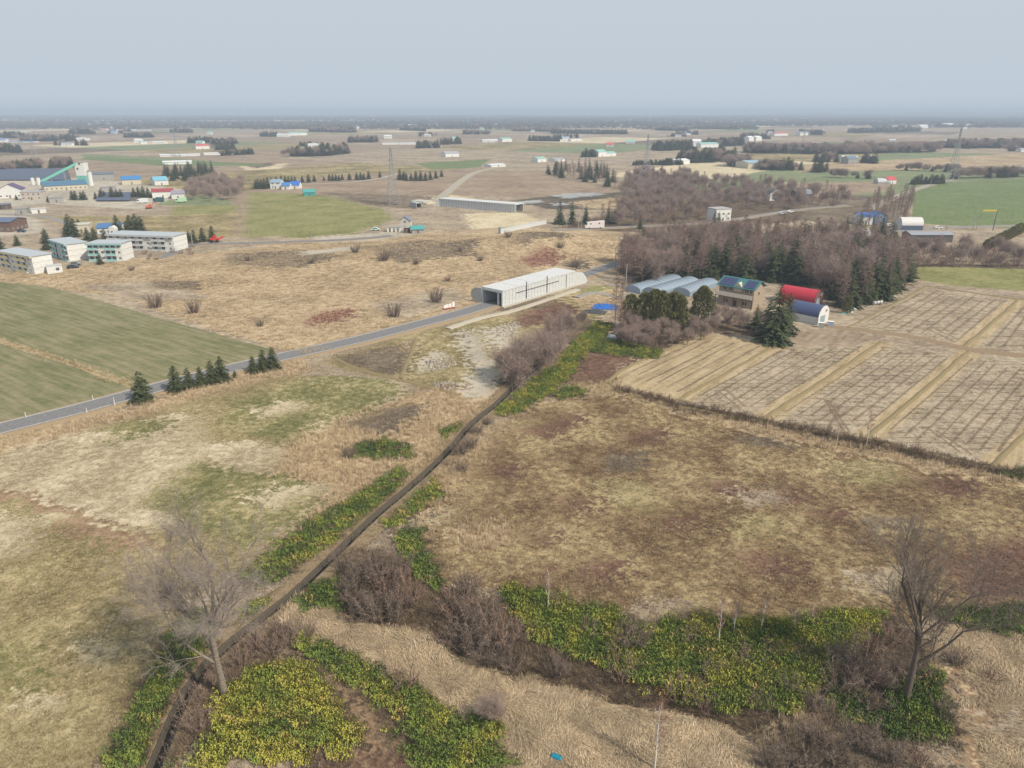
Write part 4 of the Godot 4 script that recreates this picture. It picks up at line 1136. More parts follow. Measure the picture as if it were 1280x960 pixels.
func conifer(seed_: int, h: float, r: float, base: float, c: Color, power := 0.85) -> Array:
	rng.seed = seed_
	var a := Shape.new()
	a.col = lin(84, 70, 60)
	a.tube(Vector3(0, -0.3, 0), Vector3(0, h * 0.95, 0), h * 0.022, 0.02, 6)
	var b := Shape.new()
	var whorls := 24
	for i in whorls:
		var t := (i + rng.randf() * 0.6) / whorls
		var y := h * lerpf(base, 0.99, t)
		var rad := r * pow(1.0 - t, power) * rng.randf_range(0.8, 1.15) + 0.12
		var k := int(lerpf(10, 4, t))
		for j in k:
			var an := TAU * (j + rng.randf()) / k
			var out := Vector3(cos(an), 0, sin(an))
			var rr := rad * rng.randf_range(0.65, 1.1)
			var side := Vector3(-out.z, 0, out.x)
			var steps := 3 + int(rr)
			for m in steps:
				var f := (m + 0.35 + rng.randf() * 0.5) / steps
				var p := Vector3(0, y, 0) + out * rr * f + Vector3.DOWN * rr * f * f * 0.35 + Vector3(0, rng.randf_range(-0.1, 0.1), 0)
				var shade := rng.randf_range(0.65, 1.35)
				b.col = Color(c.r * shade, c.g * shade, c.b * shade * 0.95)
				var l := rr * 0.34 + 0.12
				for e in [-1.0, 1.0]:
					var tip: Vector3 = p + (out * 0.7 + side * e * rng.randf_range(0.3, 1.0)).normalized() * l + Vector3.DOWN * l * rng.randf_range(0.15, 0.5)
					b.tri(p + side * e * 0.02 + Vector3.UP * 0.1, tip, p + out * l * 0.5 - Vector3.UP * 0.12)
				b.tri(p - side * l * 0.35, p + out * l + Vector3.DOWN * l * 0.2, p + side * l * 0.35 + Vector3.UP * 0.05)
	for m in 10:
		b.tri(Vector3(0.06, h * 0.93, 0), Vector3(rng.randf_range(-0.15, 0.15), h * rng.randf_range(0.96, 1.02), rng.randf_range(-0.15, 0.15)), Vector3(-0.06, h * 0.92, 0.05))
	return [["trunk", a.mesh(), leafy()], ["crown", b.mesh(), leafy()]]

func larch(seed_: int, h: float, r: float, c: Color) -> Array:
	rng.seed = seed_
	var a := Shape.new()
	a.col = lin(92, 78, 70)
	a.tube(Vector3(0, -0.3, 0), Vector3(rng.randf_range(-0.2, 0.2), h, rng.randf_range(-0.2, 0.2)), h * 0.014, 0.02, 6)
	var b := Shape.new()
	for i in 34:
		var t := (i + rng.randf()) / 34.0
		var y := h * lerpf(0.22, 0.99, t)
		var rad := r * pow(1.0 - t, 0.65) * rng.randf_range(0.6, 1.1) + 0.15
		for j in 5:
			var an := rng.randf() * TAU
			var out := Vector3(cos(an), rng.randf_range(-0.1, 0.45), sin(an)).normalized()
			var shade := rng.randf_range(0.6, 1.3)
			b.col = Color(c.r * shade, c.g * shade, c.b * shade)
			var p := Vector3(0, y, 0)
			b.tube(p, p + out * rad, 0.035, 0.01, 3)
			for m in 11:
				var f := rng.randf_range(0.2, 1.0)
				twig(b, p + out * rad * f, (out * 0.5 + rdir() + Vector3.UP * 0.25).normalized(), rng.randf_range(0.35, 0.9), 0.055)
	return [["trunk", a.mesh(), leafy()], ["crown", b.mesh(), leafy()]]

func cypress(seed_: int, h: float, r: float, c: Color, k := 2600) -> Array:
	rng.seed = seed_
	var a := Shape.new()
	a.col = lin(84, 70, 60)
	a.tube(Vector3(0, -0.3, 0), Vector3(0, h * 0.8, 0), h * 0.02, 0.03, 6)
	var b := Shape.new()
	for i in k:
		var t := pow(rng.randf(), 0.8)
		var an := rng.randf() * TAU
		var lobe := 1.0 + 0.22 * sin(an * 5.0 + t * 9.0) + 0.15 * sin(an * 3.0 - t * 17.0)
		var rad := r * sin(PI * pow(1.0 - t, 0.55) * 0.62) * lobe * sqrt(rng.randf_range(0.45, 1.0))
		var p := Vector3(cos(an) * rad, h * (0.03 + 0.95 * t), sin(an) * rad)
		var shade := rng.randf_range(0.6, 1.35)
		b.col = Color(c.r * shade, c.g * shade, c.b * shade)
		var up := (Vector3(cos(an) * 0.5, 1.0, sin(an) * 0.5) + rdir() * 0.5).normalized()
		var side := up.cross(rdir()).normalized() * 0.16
		b.tri(p - side, p + up * rng.randf_range(0.35, 0.7), p + side)
	return [["trunk", a.mesh(), leafy()], ["crown", b.mesh(), leafy()]]

func shrub(seed_: int, r: float, h: float, c: Color, stems := 30, fine := 26) -> Array:
	rng.seed = seed_
	var a := Shape.new()
	var b := Shape.new()
	for i in stems:
		var an := rng.randf() * TAU
		var d := Vector3(cos(an) * r * rng.randf() / h, 1.0, sin(an) * r * rng.randf() / h).normalized()
		var l := h * rng.randf_range(0.55, 1.05)
		var p := Vector3(cos(an), 0, sin(an)) * r * 0.4 * rng.randf() - Vector3.UP * 0.2
		var q := p + d * l * 0.5
		var d2 := (d + rdir() * 0.35).normalized()
		var shade := rng.randf_range(0.6, 1.3)
		a.col = Color(c.r * shade * 0.8, c.g * shade * 0.8, c.b * shade * 0.8)
		a.tube(p, q, 0.045, 0.03, 3)
		a.tube(q, q + d2 * l * 0.5, 0.03, 0.008, 3)
		b.col = Color(c.r * shade, c.g * shade, c.b * shade)
		for k in fine:
			var f := rng.randf()
			var o := p.lerp(q, f * 2.0) if f < 0.5 else q + d2 * l * (f - 0.5)
			if o.y < h * 0.12: continue
			twig(b, o, (d2 * 0.5 + rdir() * 0.9).normalized(), rng.randf_range(0.2, 0.55) * (0.5 + h * 0.2), 0.03)
	return [["stems", a.mesh(), leafy()], ["twigs", b.mesh(), leafy()]]

func make_stock():
	var tree_opt := {"wiggle": 0.13, "lift": 0.05, "kids": 1, "angle": 0.75, "short": 1.0, "twigs": 5, "twig": 0.9, "width": 0.035, "bole": 0.38}
	for i in 4:
		stock["bare%d" % i] = bare_tree(100 + i, 10.0, 0.2, 4, lin(132, 120, 110), lin(150, 133, 124), tree_opt.merged({"width": 0.032, "twigs": 3, "twig": 1.15, "lift": 0.1, "angle": 0.78, "bole": 0.31, "short": 1.12}, true))
		stock["larch%d" % i] = larch(200 + i, 15.0, 3.9, lin(138, 116, 106))
		stock["spruce%d" % i] = conifer(300 + i, 14.0, 3.9, 0.06, lin(60, 70, 40), 0.62)
		stock["pine%d" % i] = conifer(340 + i, 8.0, 2.6, 0.10, lin(64, 72, 42), 0.5)
		stock["cypress%d" % i] = cypress(400 + i, 9.0, 2.3, lin(108, 108, 64))
		stock["hedge%d" % i] = cypress(420 + i, 4.6, 1.3, lin(128, 124, 76), 1600)
		stock["shrub%d" % i] = shrub(500 + i, 2.4, 3.0, lin(142, 122, 110))
		stock["darkshrub%d" % i] = shrub(530 + i, 2.4, 3.2, lin(120, 106, 95), 40, 60)
		stock["redshrub%d" % i] = shrub(520 + i, 2.4, 3.2, lin(138, 115, 102))
		stock["lowshrub%d" % i] = shrub(540 + i, 1.6, 1.4, lin(118, 100, 84), 26, 24)
		stock["rustshrub%d" % i] = shrub(550 + i, 1.5, 1.1, lin(150, 98, 82), 22, 22)
		stock["sapling%d" % i] = bare_tree(600 + i, 7.0, 0.09, 2, lin(204, 200, 192), lin(142, 108, 92), {"wiggle": 0.06, "lift": 0.14, "kids": 1, "angle": 0.6, "short": 0.3, "twigs": 4, "twig": 0.6, "width": 0.018, "bole": 0.95, "seg": 8, "from": 2})

func grow(kind: String, called: String, x: float, z: float, size: float, label: String, category: String, group: String, tall := 1.0) -> Node3D:
	var y := ground_at(x, z) if z > -500.0 else 0.0
	var o := thing(called, label, category, Vector3(x, y, z), rng.randf() * TAU, group)
	o.scale = Vector3(size, size * tall, size)
	for p in stock["%s%d" % [kind, rng.randi() % 4]]: part(o, p[0], p[1], p[2])
	return o

func scatter(poly: PackedVector2Array, gap: float, most := 400) -> Array:
	var lo := poly[0]
	var hi := poly[0]
	for p in poly:
		lo = lo.min(p)
		hi = hi.max(p)
	var got := []
	var tries := int((hi.x - lo.x) * (hi.y - lo.y) / gap / gap * 6.0)
	for i in tries:
		if got.size() >= most: break
		var p := Vector2(rng.randf_range(lo.x, hi.x), rng.randf_range(lo.y, hi.y))
		if not Geometry2D.is_point_in_polygon(p, poly): continue
		var ok := true
		for q in got:
			if p.distance_squared_to(q) < gap * gap:
				ok = false
				break
		if ok: got.append(p)
	return got

func build_trees():
	make_stock()
	# the two great bare trees
	var pale := bare_tree(911, 22.0, 0.52, 4, lin(168, 156, 142), lin(142, 132, 124), {"wiggle": 0.16, "lift": 0.07, "kids": 1, "angle": 0.72, "short": 0.92, "twigs": 9, "twig": 1.2, "width": 0.016, "bole": 0.58, "seg": 6, "from": 2})
	var o := thing("bare_tree", "great pale grey leafless tree beside the ditch and yellow bamboo grass", "tree", Vector3(-31.1, 0, -61.3))
	o.scale = Vector3.ONE * 0.82
	o.rotation.y = 0.5
	for p in pale: part(o, p[0], p[1], p[2])
	rng.seed = 5
	var gloom := bare_tree(923, 20.0, 0.5, 4, lin(122, 110, 98), lin(108, 98, 90), {"wiggle": 0.12, "lift": 0.09, "kids": 1, "angle": 0.58, "short": 0.9, "twigs": 7, "twig": 1.0, "width": 0.015, "bole": 0.55, "seg": 5, "from": 2})
	o = thing("bare_tree", "tall dark leafless tree rising from the thicket below the red moor", "tree", Vector3(42.4, 0, -60.7), 5.6)
	o.scale = Vector3.ONE * 0.86
	for p in gloom: part(o, p[0], p[1], p[2])
	rng.seed = 11
	for q in [[57.75,-74.04,10.9], [58.93,-74.35,9.9], [64.36,-74.96,9.7]]:
		grow("larch", "slender_tree", q[0], q[1], q[2] / 15.0, "slender dark leafless tree at the moor edge behind bamboo grass", "tree", "slender trees at the moor edge", 1.0).scale *= Vector3(0.5, 1, 0.5)
	for q in [[4.60,-76.05,6.1], [24.78,-69.99,6.3], [27.18,-71.97,4.5], [30.60,-72.26,4.7], [34.54,-72.26,3.3], [37.16,-73.44,2.9], [14.94,-71.54,3.2], [13.86,-52.43,7.2]]:
		grow("sapling", "birch_sapling", q[0], q[1], q[2] / 7.0, "thin white stemmed birch sapling with reddish twigs", "birch", "birch saplings along the bamboo grass")
	# along the road
	var ordinal := ["first", "second", "third", "fourth", "fifth", "sixth", "seventh", "eighth", "ninth", "tenth"]
	var nth := 10
	for q in [[-81.26,-147.42,7.3], [-76.59,-153.72,6.4], [-74.52,-155.76,5.1], [-72.37,-157.31,4.9], [-70.37,-158.90,5.8], [-68.92,-161.05,6.2], [-66.67,-163.26,1.8], [-63.18,-166.10,4.5], [-61.20,-167.84,5.6], [-59.20,-169.02,5.8]]:
		nth -= 1
		var lab: String = "dark roadside conifer, %s in the row counted from the box tunnel" % ordinal[nth]
		grow("pine", "roadside_conifer", q[0], q[1], q[2] / 8.0, lab, "conifer", "roadside conifers", 1.0).scale *= Vector3(1.0, 1, 1.0)
	# grove at the head of the ditch
	for q in [[0.00,-156.27,13.3], [2.86,-161.60,14.6], [5.53,-167.84,13.3], [8.58,-174.52,13.1], [-1.93,-163.82,9.1], [12.11,-182.35,12.0], [16.10,-193.07,10.3], [19.67,-203.31,7.2], [6.96,-163.82,11.7], [10.12,-172.65,10.5], [1.98,-168.43,8.7], [15.45,-203.31,6.5]]:
		grow("bare", "bare_tree", q[0], q[1], q[2] / 10.0 * 0.9, "spreading leafless tree in the grove at the head of the ditch", "tree", "leafless grove at the ditch head")
	# wood behind the farm
	var wood := scatter(pv([40.29,-276.47,57.03,-321.4,96.99,-337.4,134.29,-337.4,149.71,-321.4,162.90,-298.18,153.00,-275.04,130.53,-244.23,105.65,-226.01,107.12,-239.71,109.19,-248.92,100.44,-266.69,96.85,-269.42,86.95,-266.69,79.82,-273.61,46.66,-258.79]), 4.0, 380)
	for p in wood:
		var s := rng.randf_range(0.8, 1.15)
		var k := rng.randf()
		if k < 0.34: grow("larch", "larch", p.x, p.y, s, "leafless brown larch in the wood behind the farm", "larch", "larches in the farm wood")
		elif k < 0.70: grow("spruce", "spruce", p.x, p.y, s * rng.randf_range(0.65, 1.1), "dark spruce in the wood behind the farm", "spruce", "spruces in the farm wood").scale *= Vector3(1.2, 0.95, 1.2)
		else: grow("bare", "bare_tree", p.x, p.y, s * rng.randf_range(1.2, 1.5), "leafless broad tree in the wood behind the farm", "tree", "broad trees in the farm wood")
	for q in [[56.49,-313.9,12.8], [61.02,-313.9,13.4], [69.51,-321.4,14.1], [75.70,-325.2,13.9], [80.02,-325.2,12.1], [85.55,-321.4,11.6], [105.76,-317.6,11.2], [122.05,-313.9,7.6], [129.39,-321.4,12.3], [111.98,-269.42,15.0], [124.76,-241.95,12.9], [117.09,-235.33,13.4], [109.54,-229.04,12.9], [132.26,-248.92,12.4], [110.38,-239.71,12.0], [125.89,-238.60,12.3], [115.61,-256.26,11.0]]:
		grow("spruce", "spruce", q[0], q[1], q[2] / 14.0, "dark spruce in the wood behind the farm", "spruce", "spruces in the farm wood")
	o = grow("spruce", "spruce", 72.6, -190.8, 1.2, "big bushy dark spruce standing alone before the red and navy barns", "spruce", "")
	for q in [[78.37,-198.47,12.4], [72.35,-196.90,11.2], [71.19,-203.31,7.7]]:
		grow("spruce", "spruce", q[0], q[1], q[2] / 14.0, "smaller spruce crowding the big bushy spruce before the barns", "spruce", "spruces before the barns")
	for q in [[34.42,-203.31,10.5], [37.89,-201.67,11.4], [40.77,-200.86,12.5], [42.77,-201.67,11.9], [46.83,-203.31,11.2], [45.43,-203.31,10.5], [47.89,-201.67,10.9], [56.08,-206.66,12.1]]:
		grow("cypress", "cypress", q[0], q[1], q[2] / 9.0, "dense yellow green conical cypress in front of the greenhouses", "cypress", "cypresses before the greenhouses", 1.0)
	grow("cypress", "cypress", 105.6, -221.1, 0.62, "small rounded brown green cypress beside the navy barn end", "cypress", "")
	for p in scatter(pv([25.89,-190.84,34.74,-200.86,55.90,-211.87,71.02,-213.66,80.20,-201.67,74.03,-193.83,60.88,-203.31,50.54,-189.38,40.37,-182.35,32.30,-185.11]), 3.2, 60):
		if rng.randf() < 0.6: grow("bare", "bare_tree", p.x, p.y, rng.randf_range(0.5, 0.72), "small leafless tree in the copse between farm and paddy", "tree", "copse by the paddy")
		else: grow("shrub", "bare_shrub", p.x, p.y, rng.randf_range(0.7, 1.1), "leafless shrub in the copse between farm and paddy", "shrub", "shrubs of the paddy copse")
	for q in [[29.12,-196.90,18.4], [30.93,-198.47,15.3]]:
		grow("larch", "slender_tree", q[0], q[1], q[2] / 15.0, "pale slender leafless tree beside the gravel track", "tree", "slender trees by the track").scale *= Vector3(0.6, 1, 0.6)
	# right: shrubs and trees along the green field
	for p in scatter(pv([160.40,-321.4,184.37,-333.2,212.67,-325.2,235.26,-321.4,216.05,-293.27,166.95,-293.27,157.19,-286.95]), 4.2, 80):
		if rng.randf() < 0.4: grow("bare", "bare_tree", p.x, p.y, rng.randf_range(0.6, 0.95), "leafless tree in the belt beside the mown meadow", "tree", "tree belt by the mown meadow")
		else: grow("shrub", "bare_shrub", p.x, p.y, rng.randf_range(1.2, 1.9), "leafless bush in the belt beside the mown meadow", "shrub", "bushes by the mown meadow")
	for p in scatter(pv([174.98,-379.4,196.41,-398.6,198.39,-384.7,177.00,-333.2,153.11,-329.2,145.99,-348.1]), 6.0, 24):
		grow("spruce" if rng.randf() < 0.3 else "larch", "wood_tree", p.x, p.y, rng.randf_range(0.55, 0.8), "tree of the mixed grove around the blue roofed house", "tree", "grove around the blue house")
	for i in 18:
		var f := i / 17.0
		var p := (Vector2(217.05, -331.2)).lerp(Vector2(266.71, -382.1), f)
		grow("hedge", "hedge_tree", p.x, p.y, rng.randf_range(1.0, 1.2), "clipped conifer in the tall hedge beside the country road", "hedge", "conifers of the tall hedge")
	for p in scatter(pv([184.19,-398.6,225.08,-476.7,253.27,-520.6,297.04,-550.7,220.36,-404.4,205.14,-398.6]), 7.5, 40):
		grow("larch", "larch", p.x, p.y, rng.randf_range(0.6, 0.85), "leafless larch in the small stand beside the bright green field", "larch", "larch stand by the green field")
	# the bare wood beyond the hill
	for p in scatter(pv([26.01,-395.8,48.82,-426.1,69.85,-476.7,85.93,-530.3,89.04,-609.3,131.61,-771.3,185.35,-665.4,226.45,-584.5,249.51,-550.7,228.37,-502.1,186.27,-476.7,150.05,-476.7,134.53,-476.7,116.66,-446.5,96.24,-419.7,70.31,-401.5,43.95,-401.5]), 8.0, 330):
		var k := rng.randf()
		if k < 0.45: grow("bare", "bare_tree", p.x, p.y, rng.randf_range(0.7, 1.2), "leafless spreading tree in the wood beyond the golden hill", "tree", "bare wood beyond the hill")
		elif k < 0.75: grow("larch", "larch", p.x, p.y, rng.randf_range(0.5, 0.8), "slim leafless larch in the wood beyond the golden hill", "larch", "larches beyond the hill").scale *= Vector3(1.25, 1, 1.25)
		else: grow("redshrub", "bare_shrub", p.x, p.y, rng.randf_range(1.4, 2.3), "bushy leafless thicket clump in the wood beyond the golden hill", "shrub", "undergrowth beyond the hill")
	for q in [[27.11,-413.4,13.2], [33.89,-413.4,12.3], [41.86,-416.5,10.2], [54.22,-413.4,9.7], [80.20,-493.4,8.3], [76.50,-453.7,6.3], [69.36,-395.8,6.8], [114.31,-413.4,8.0], [115.76,-410.4,7.5], [57.84,-413.4,8.0]]:
		grow("spruce", "spruce", q[0], q[1], q[2] / 14.0, "dark conifer at the edge of the bare wood beyond the hill", "spruce", "conifers at the bare wood edge")
	for p in scatter(pv([30.48,-751.4,52.02,-814.2,86.70,-814.2,97.80,-732.6,85.11,-609.3,76.45,-636.1,58.33,-681.1]), 9.0, 60):
		grow("larch" if rng.randf() < 0.6 else "spruce", "windbreak_tree", p.x, p.y, rng.randf_range(0.6, 0.9), "tree of the windbreak strip on the brown field", "tree", "windbreak strip on the brown field")
	# apartments and hamlet
	for q in [[-230.69,-325.2,9.3], [-234.62,-343.8,5.3], [-224.95,-350.4,7.3], [-213.87,-333.2,7.7], [-229.98,-379.4,10.2], [-221.72,-369.3,9.6], [-202.59,-352.6,7.3], [-197.54,-352.6,6.9], [-203.66,-376.9,10.2], [-192.89,-369.3,11.2], [-192.48,-374.3,11.3], [-188.80,-371.8,10.0], [-197.42,-374.3,7.7], [-225.78,-369.3,6.4], [-155.76,-350.4,6.1], [-153.45,-350.4,6.5], [-151.01,-354.9,7.0], [-147.22,-357.2,7.4], [-236.13,-398.6,5.2], [-209.91,-359.6,6.3]]:
		grow("pine", "garden_conifer", q[0], q[1], q[2] / 8.0, "dark conifer growing around the apartment blocks", "conifer", "conifers around the apartments")
	grow("pine", "garden_conifer", -170.9, -298.2, 0.6, "small round topped tree in front of the turquoise apartments", "tree", "")
	for p in scatter(pv([-168.69,-325.2,-166.06,-341.6,-153.68,-348.1,-139.73,-321.4,-150.16,-306.7,-158.71,-303.2]), 4.0, 18):
		grow("shrub", "bare_shrub", p.x, p.y, rng.randf_range(0.6, 1.0), "leafless shrub on the slope below the longest apartment block", "shrub", "shrubs below the apartments")
	for p in scatter(pv([-340.4,-732.6,-341.9,-792.2,-312.5,-781.6,-277.53,-697.4,-285.16,-665.4,-312.1,-681.1]), 9.0, 30):
		grow("spruce", "spruce", p.x, p.y, rng.randf_range(0.7, 0.95), "dark spruce of the pine grove near the plant", "spruce", "grove near the plant")
	for p in scatter(pv([-234.87,-530.3,-269.61,-636.1,-266.12,-681.1,-230.70,-636.1,-194.77,-530.3,-206.43,-515.8]), 9.0, 45):
		grow("bare", "bare_tree", p.x, p.y, rng.randf_range(0.8, 1.1), "leafless tree beside the dark grove near the plant", "tree", "leafless trees near the plant")
	for q in [[-314.5,-530.3,6.7], [-312.2,-530.3,6.7], [-308.2,-530.3,6.1], [-305.9,-530.3,6.7], [-300.6,-535.2,5.1], [-296.53,-535.2,7.3], [-296.89,-540.3,5.7], [-288.43,-535.2,9.0], [-284.96,-535.2,7.3], [-282.07,-535.2,7.3], [-277.83,-545.5,7.4], [-274.30,-545.5,8.0], [-270.77,-545.5,8.6], [-267.24,-545.5,7.4], [-263.71,-545.5,6.8], [-354.6,-530.3,3.9], [-326.4,-520.6,3.8]]:
		grow("pine", "garden_conifer", q[0], q[1], q[2] / 8.0, "dark conifer standing in the plant yard", "conifer", "conifers of the plant yard")
	for q in [[-209.50,-609.3,7.6], [-207.54,-609.3,8.2], [-204.92,-609.3,8.2], [-202.30,-609.3,8.8], [-201.74,-615.8,8.9], [-204.77,-636.1,7.2], [-205.03,-650.5,6.7], [-203.06,-657.9,6.8], [-199.53,-657.9,6.8], [-196.71,-657.9,6.1], [-196.04,-665.4,5.5], [-193.19,-665.4,5.5], [-186.78,-665.4,6.2], [-181.07,-665.4,7.6], [-178.06,-673.2,6.3], [-171.34,-681.1,4.2], [-166.23,-681.1,6.3], [-163.32,-681.1,6.3], [-160.40,-681.1,6.3], [-157.48,-681.1,5.6], [-156.34,-689.2,5.7], [-149.71,-689.2,7.1], [-143.07,-689.2,7.1], [-139.38,-689.2,7.1], [-136.43,-689.2,6.4], [-133.54,-697.4,7.9], [-126.03,-714.6,5.9], [-103.25,-689.2,9.9], [-99.56,-689.2,8.5], [-96.24,-681.1,7.0], [-91.87,-681.1,7.0], [-87.49,-681.1,9.1], [-83.12,-681.1,9.1], [-78.74,-681.1,7.7], [-75.22,-689.2,7.8], [-71.71,-705.9,7.3], [-68.03,-723.5,6.7]]:
		grow("pine", "row_conifer", q[0], q[1], q[2] / 8.0, "small dark conifer in the row along the pale farm road", "conifer", "conifer row on the plain", 1.0)
	for q in [[-116.06,-229.04,1.2], [-100.68,-222.07,1.1], [-25.40,-235.33,1.25], [-36.56,-217.33,1.15], [-74.85,-206.66,0.6], [-52.92,-296.52,1.3], [-68.00,-313.9,1.0], [-23.99,-266.69,0.5], [-39.08,-291.66,0.8], [-13.37,-299.85,0.7], [-81.42,-291.66,0.6], [21.39,-321.4,0.8], [26.19,-293.27,1.0], [-22.67,-313.9,0.7], [7.92,-359.6,0.8], [-1.84,-333.2,0.8], [-110.28,-299.85,0.6], [-150.87,-283.88,0.6]]:
		grow("darkshrub", "bare_shrub", q[0], q[1], q[2] * 1.4, "dark leafless bush standing in the golden grass of the hill", "shrub", "bushes on the golden hill")
	for poly in [pv([-62.71,-210.11,-61.40,-219.20,-51.74,-227.01,-49.51,-221.11,-53.47,-211.87,-60.34,-207.51]), pv([5.09,-305.0,14.26,-321.4,22.32,-313.9,17.11,-294.89,7.20,-293.27])]:
		for p in scatter(poly, 1.7, 32):
			grow("rustshrub", "rust_shrub", p.x, p.y, rng.randf_range(0.6, 0.95), "low rust red shrub in a patch on the golden hill", "shrub", "rust red shrub patches")
	# thicket along the creek
	for q in [[-19.02,-76.52,1.2], [-16.30,-75.58,1.45], [-13.54,-77.81,1.25], [-18.61,-82.96,1.3], [-15.49,-84.05,1.1], [-21.39,-80.49,1.0], [-6.66,-76.21,1.4], [-4.82,-70.41,1.3], [-2.83,-68.35,1.35], [-7.84,-71.83,1.1], [-0.96,-70.41,1.3], [0.00,-67.03,0.8], [5.50,-65.75,0.75], [-15.86,-79.30,1.3], [-4.00,-73.74,1.3], [-5.84,-79.81,1.0], [0.97,-71.11,0.8], [-23.47,-85.17,0.9], [12.23,-64.75,0.9], [14.41,-69.99,1.0], [18.46,-62.11,0.85], [20.81,-60.97,0.7], [26.52,-59.85,0.7], [28.62,-54.02,1.0], [25.13,-53.08,0.8], [30.98,-55.97,0.8], [36.41,-62.58,1.1], [39.54,-64.01,1.25], [42.09,-67.55,1.1], [38.72,-66.26,1.1], [41.44,-63.29,1.0], [45.06,-64.26,0.9], [30.57,-62.82,0.6], [46.52,-70.83,0.8], [33.04,-58.02,0.8], [35.24,-55.47,0.9], [37.14,-53.54,0.8], [32.00,-53.54,0.8], [40.05,-53.08,0.7], [51.46,-66.77,0.7], [38.39,-59.63,0.8], [32.21,-60.18,0.7], [45.47,-58.55,0.7], [53.62,-64.26,0.6]]:
		var red := rng.randf() < 0.4
		grow("redshrub" if red else "darkshrub", "thicket_shrub", q[0], q[1], q[2] * 1.25, "%s %s leafless shrub in the thicket along the creek" % ["tall" if q[2] > 1.05 else "low", "reddish" if red else "grey brown"], "shrub", "thicket along the creek")
	for q in [[6.17,-76.52,0.8], [9.32,-71.97,0.9], [26.81,-66.51,1.0], [30.67,-68.35,0.8], [21.26,-70.55,0.9], [33.76,-67.29,0.9], [12.85,-69.16,1.0], [22.69,-64.87,0.8]]:
		grow("shrub", "bare_shrub", q[0], q[1], q[2], "pale twiggy shrub poking out of the dwarf bamboo", "shrub", "shrubs in the dwarf bamboo")
	grow("redshrub", "bare_shrub", -12.0, -63.3, 1.15, "purplish brown bush alone in the flattened dry grass", "shrub", "")
	for q in [[-9.70,-121.31,1.1], [-15.45,-110.46,0.9], [-7.01,-130.96,0.9], [-8.80,-114.29,0.8], [-30.01,-119.98,0.9], [-11.61,-117.39,0.7], [-4.91,-135.27,0.7], [0.00,-146.03,0.7], [-7.91,-124.04,1.0], [-23.36,-94.13,0.7], [-24.44,-90.70,0.7], [-22.09,-97.07,0.6], [-13.55,-114.90,0.7]]:
		grow("darkshrub", "ditch_bush", q[0], q[1], q[2], "dark reddish leafless bush growing over the ditch edge", "shrub", "bushes over the ditch")
	for q in [[-34.45,-61.88,1.0], [-33.85,-58.55,0.9], [-32.04,-56.98,0.9], [-28.39,-68.62,1.1], [-26.70,-69.99,1.1], [-30.74,-69.43,1.0], [-25.20,-71.54,0.9], [-33.83,-55.97,0.8], [-34.06,-64.26,1.0], [-31.52,-66.77,0.9], [-28.34,-72.26,0.9], [-34.00,-54.50,0.8], [-33.66,-57.70,1.0], [-33.54,-65.25,1.0], [-32.37,-70.83,0.9], [-30.44,-73.29,0.9], [-33.89,-60.29,1.1], [-33.57,-62.11,1.0]]:
		grow("shrub", "tangle_shrub", q[0], q[1], q[2], "leafless shrub tangled round the great pale tree", "shrub", "shrubs round the great tree")
	grow("bare", "bare_tree", -1.7, -58.0, 0.42, "young spreading leafless tree in the flattened dry grass", "tree", "")
	for i in 70:
		var f := (i + rng.randf() * 0.7) / 70.0
		var l := pv([23.60,-155.24,35.06,-146.49,51.26,-136.90,68.35,-126.87,85.55,-114.90,94.60,-109.61])
		var k := f * 5.0
		var p := l[int(k)].lerp(l[int(k) + 1], k - int(k)) + Vector2(rng.randf_range(-1, 1), rng.randf_range(0, 1.6))
		grow("lowshrub", "bank_shrub", p.x, p.y, rng.randf_range(1.0, 1.7), "low dark shrub on the bank between moor and paddies", "shrub", "shrubs on the paddy bank")
	for q in [[68.00,-125.44,6.0], [62.17,-125.44,3.5]]:
		grow("sapling", "bank_sapling", q[0], q[1], q[2] / 7.0, "small leafless sapling on the bank of the paddies", "tree", "saplings on the paddy bank")

# ---------------------------------------------------------------- grasses
func multi(called: String, label: String, m: Mesh, places: Array, tints: Array, material: Material) -> MultiMeshInstance3D:
	var mm := MultiMesh.new()
	mm.transform_format = MultiMesh.TRANSFORM_3D
	mm.use_colors = true
	mm.mesh = m
	mm.instance_count = places.size()
	for i in places.size():
		mm.set_instance_transform(i, places[i])
		mm.set_instance_color(i, tints[i])
	var o := MultiMeshInstance3D.new()
	o.name = numbered(called)
	o.multimesh = mm
	o.material_override = material
	add_child(o)
	o.set_meta("kind", "stuff")
	o.set_meta("label", label)
	return o

func tuft(seed_: int, blades: int, h: float, spread: float, w: float, lean: float) -> Mesh:
	rng.seed = seed_
	var s := Shape.new()
	for i in blades:
		var an := rng.randf() * TAU
		var o := Vector3(cos(an), 0, sin(an))
		var p := o * spread * sqrt(rng.randf())
		var t := p + (o * lean * rng.randf_range(0.4, 1.0) + rdir() * 0.2 + Vector3.UP * rng.randf_range(0.5, 1.0)) * h
		var side := Vector3(-o.z, 0, o.x) * w * 0.5
		var k := rng.randf_range(0.75, 1.2)
		s.col = Color(k, k, k)
		s.tri(p - side, t, p + side)
	return s.mesh()

func thatch() -> Mesh:   # long bent stems combed one way
	rng.seed = 77
	var s := Shape.new()
	for i in 22:
		var p := Vector3(rng.randf_range(-0.5, 0.5), 0.02, rng.randf_range(-0.5, 0.5))
		var k := rng.randf_range(0.65, 1.2)
		s.col = Color(k, k, k)
		var y := rng.randf_range(0.12, 0.32)
		var m := p + Vector3(0.45, y, rng.randf_range(-0.15, 0.15))
		var t := m + Vector3(0.6, -y * rng.randf_range(0.2, 0.9), rng.randf_range(-0.25, 0.25))
		var side := Vector3(0, 0, 0.018)
		s.quad(p - side, m - side, m + side, p + side)
		s.tri(m - side, t, m + side)
	return s.mesh()

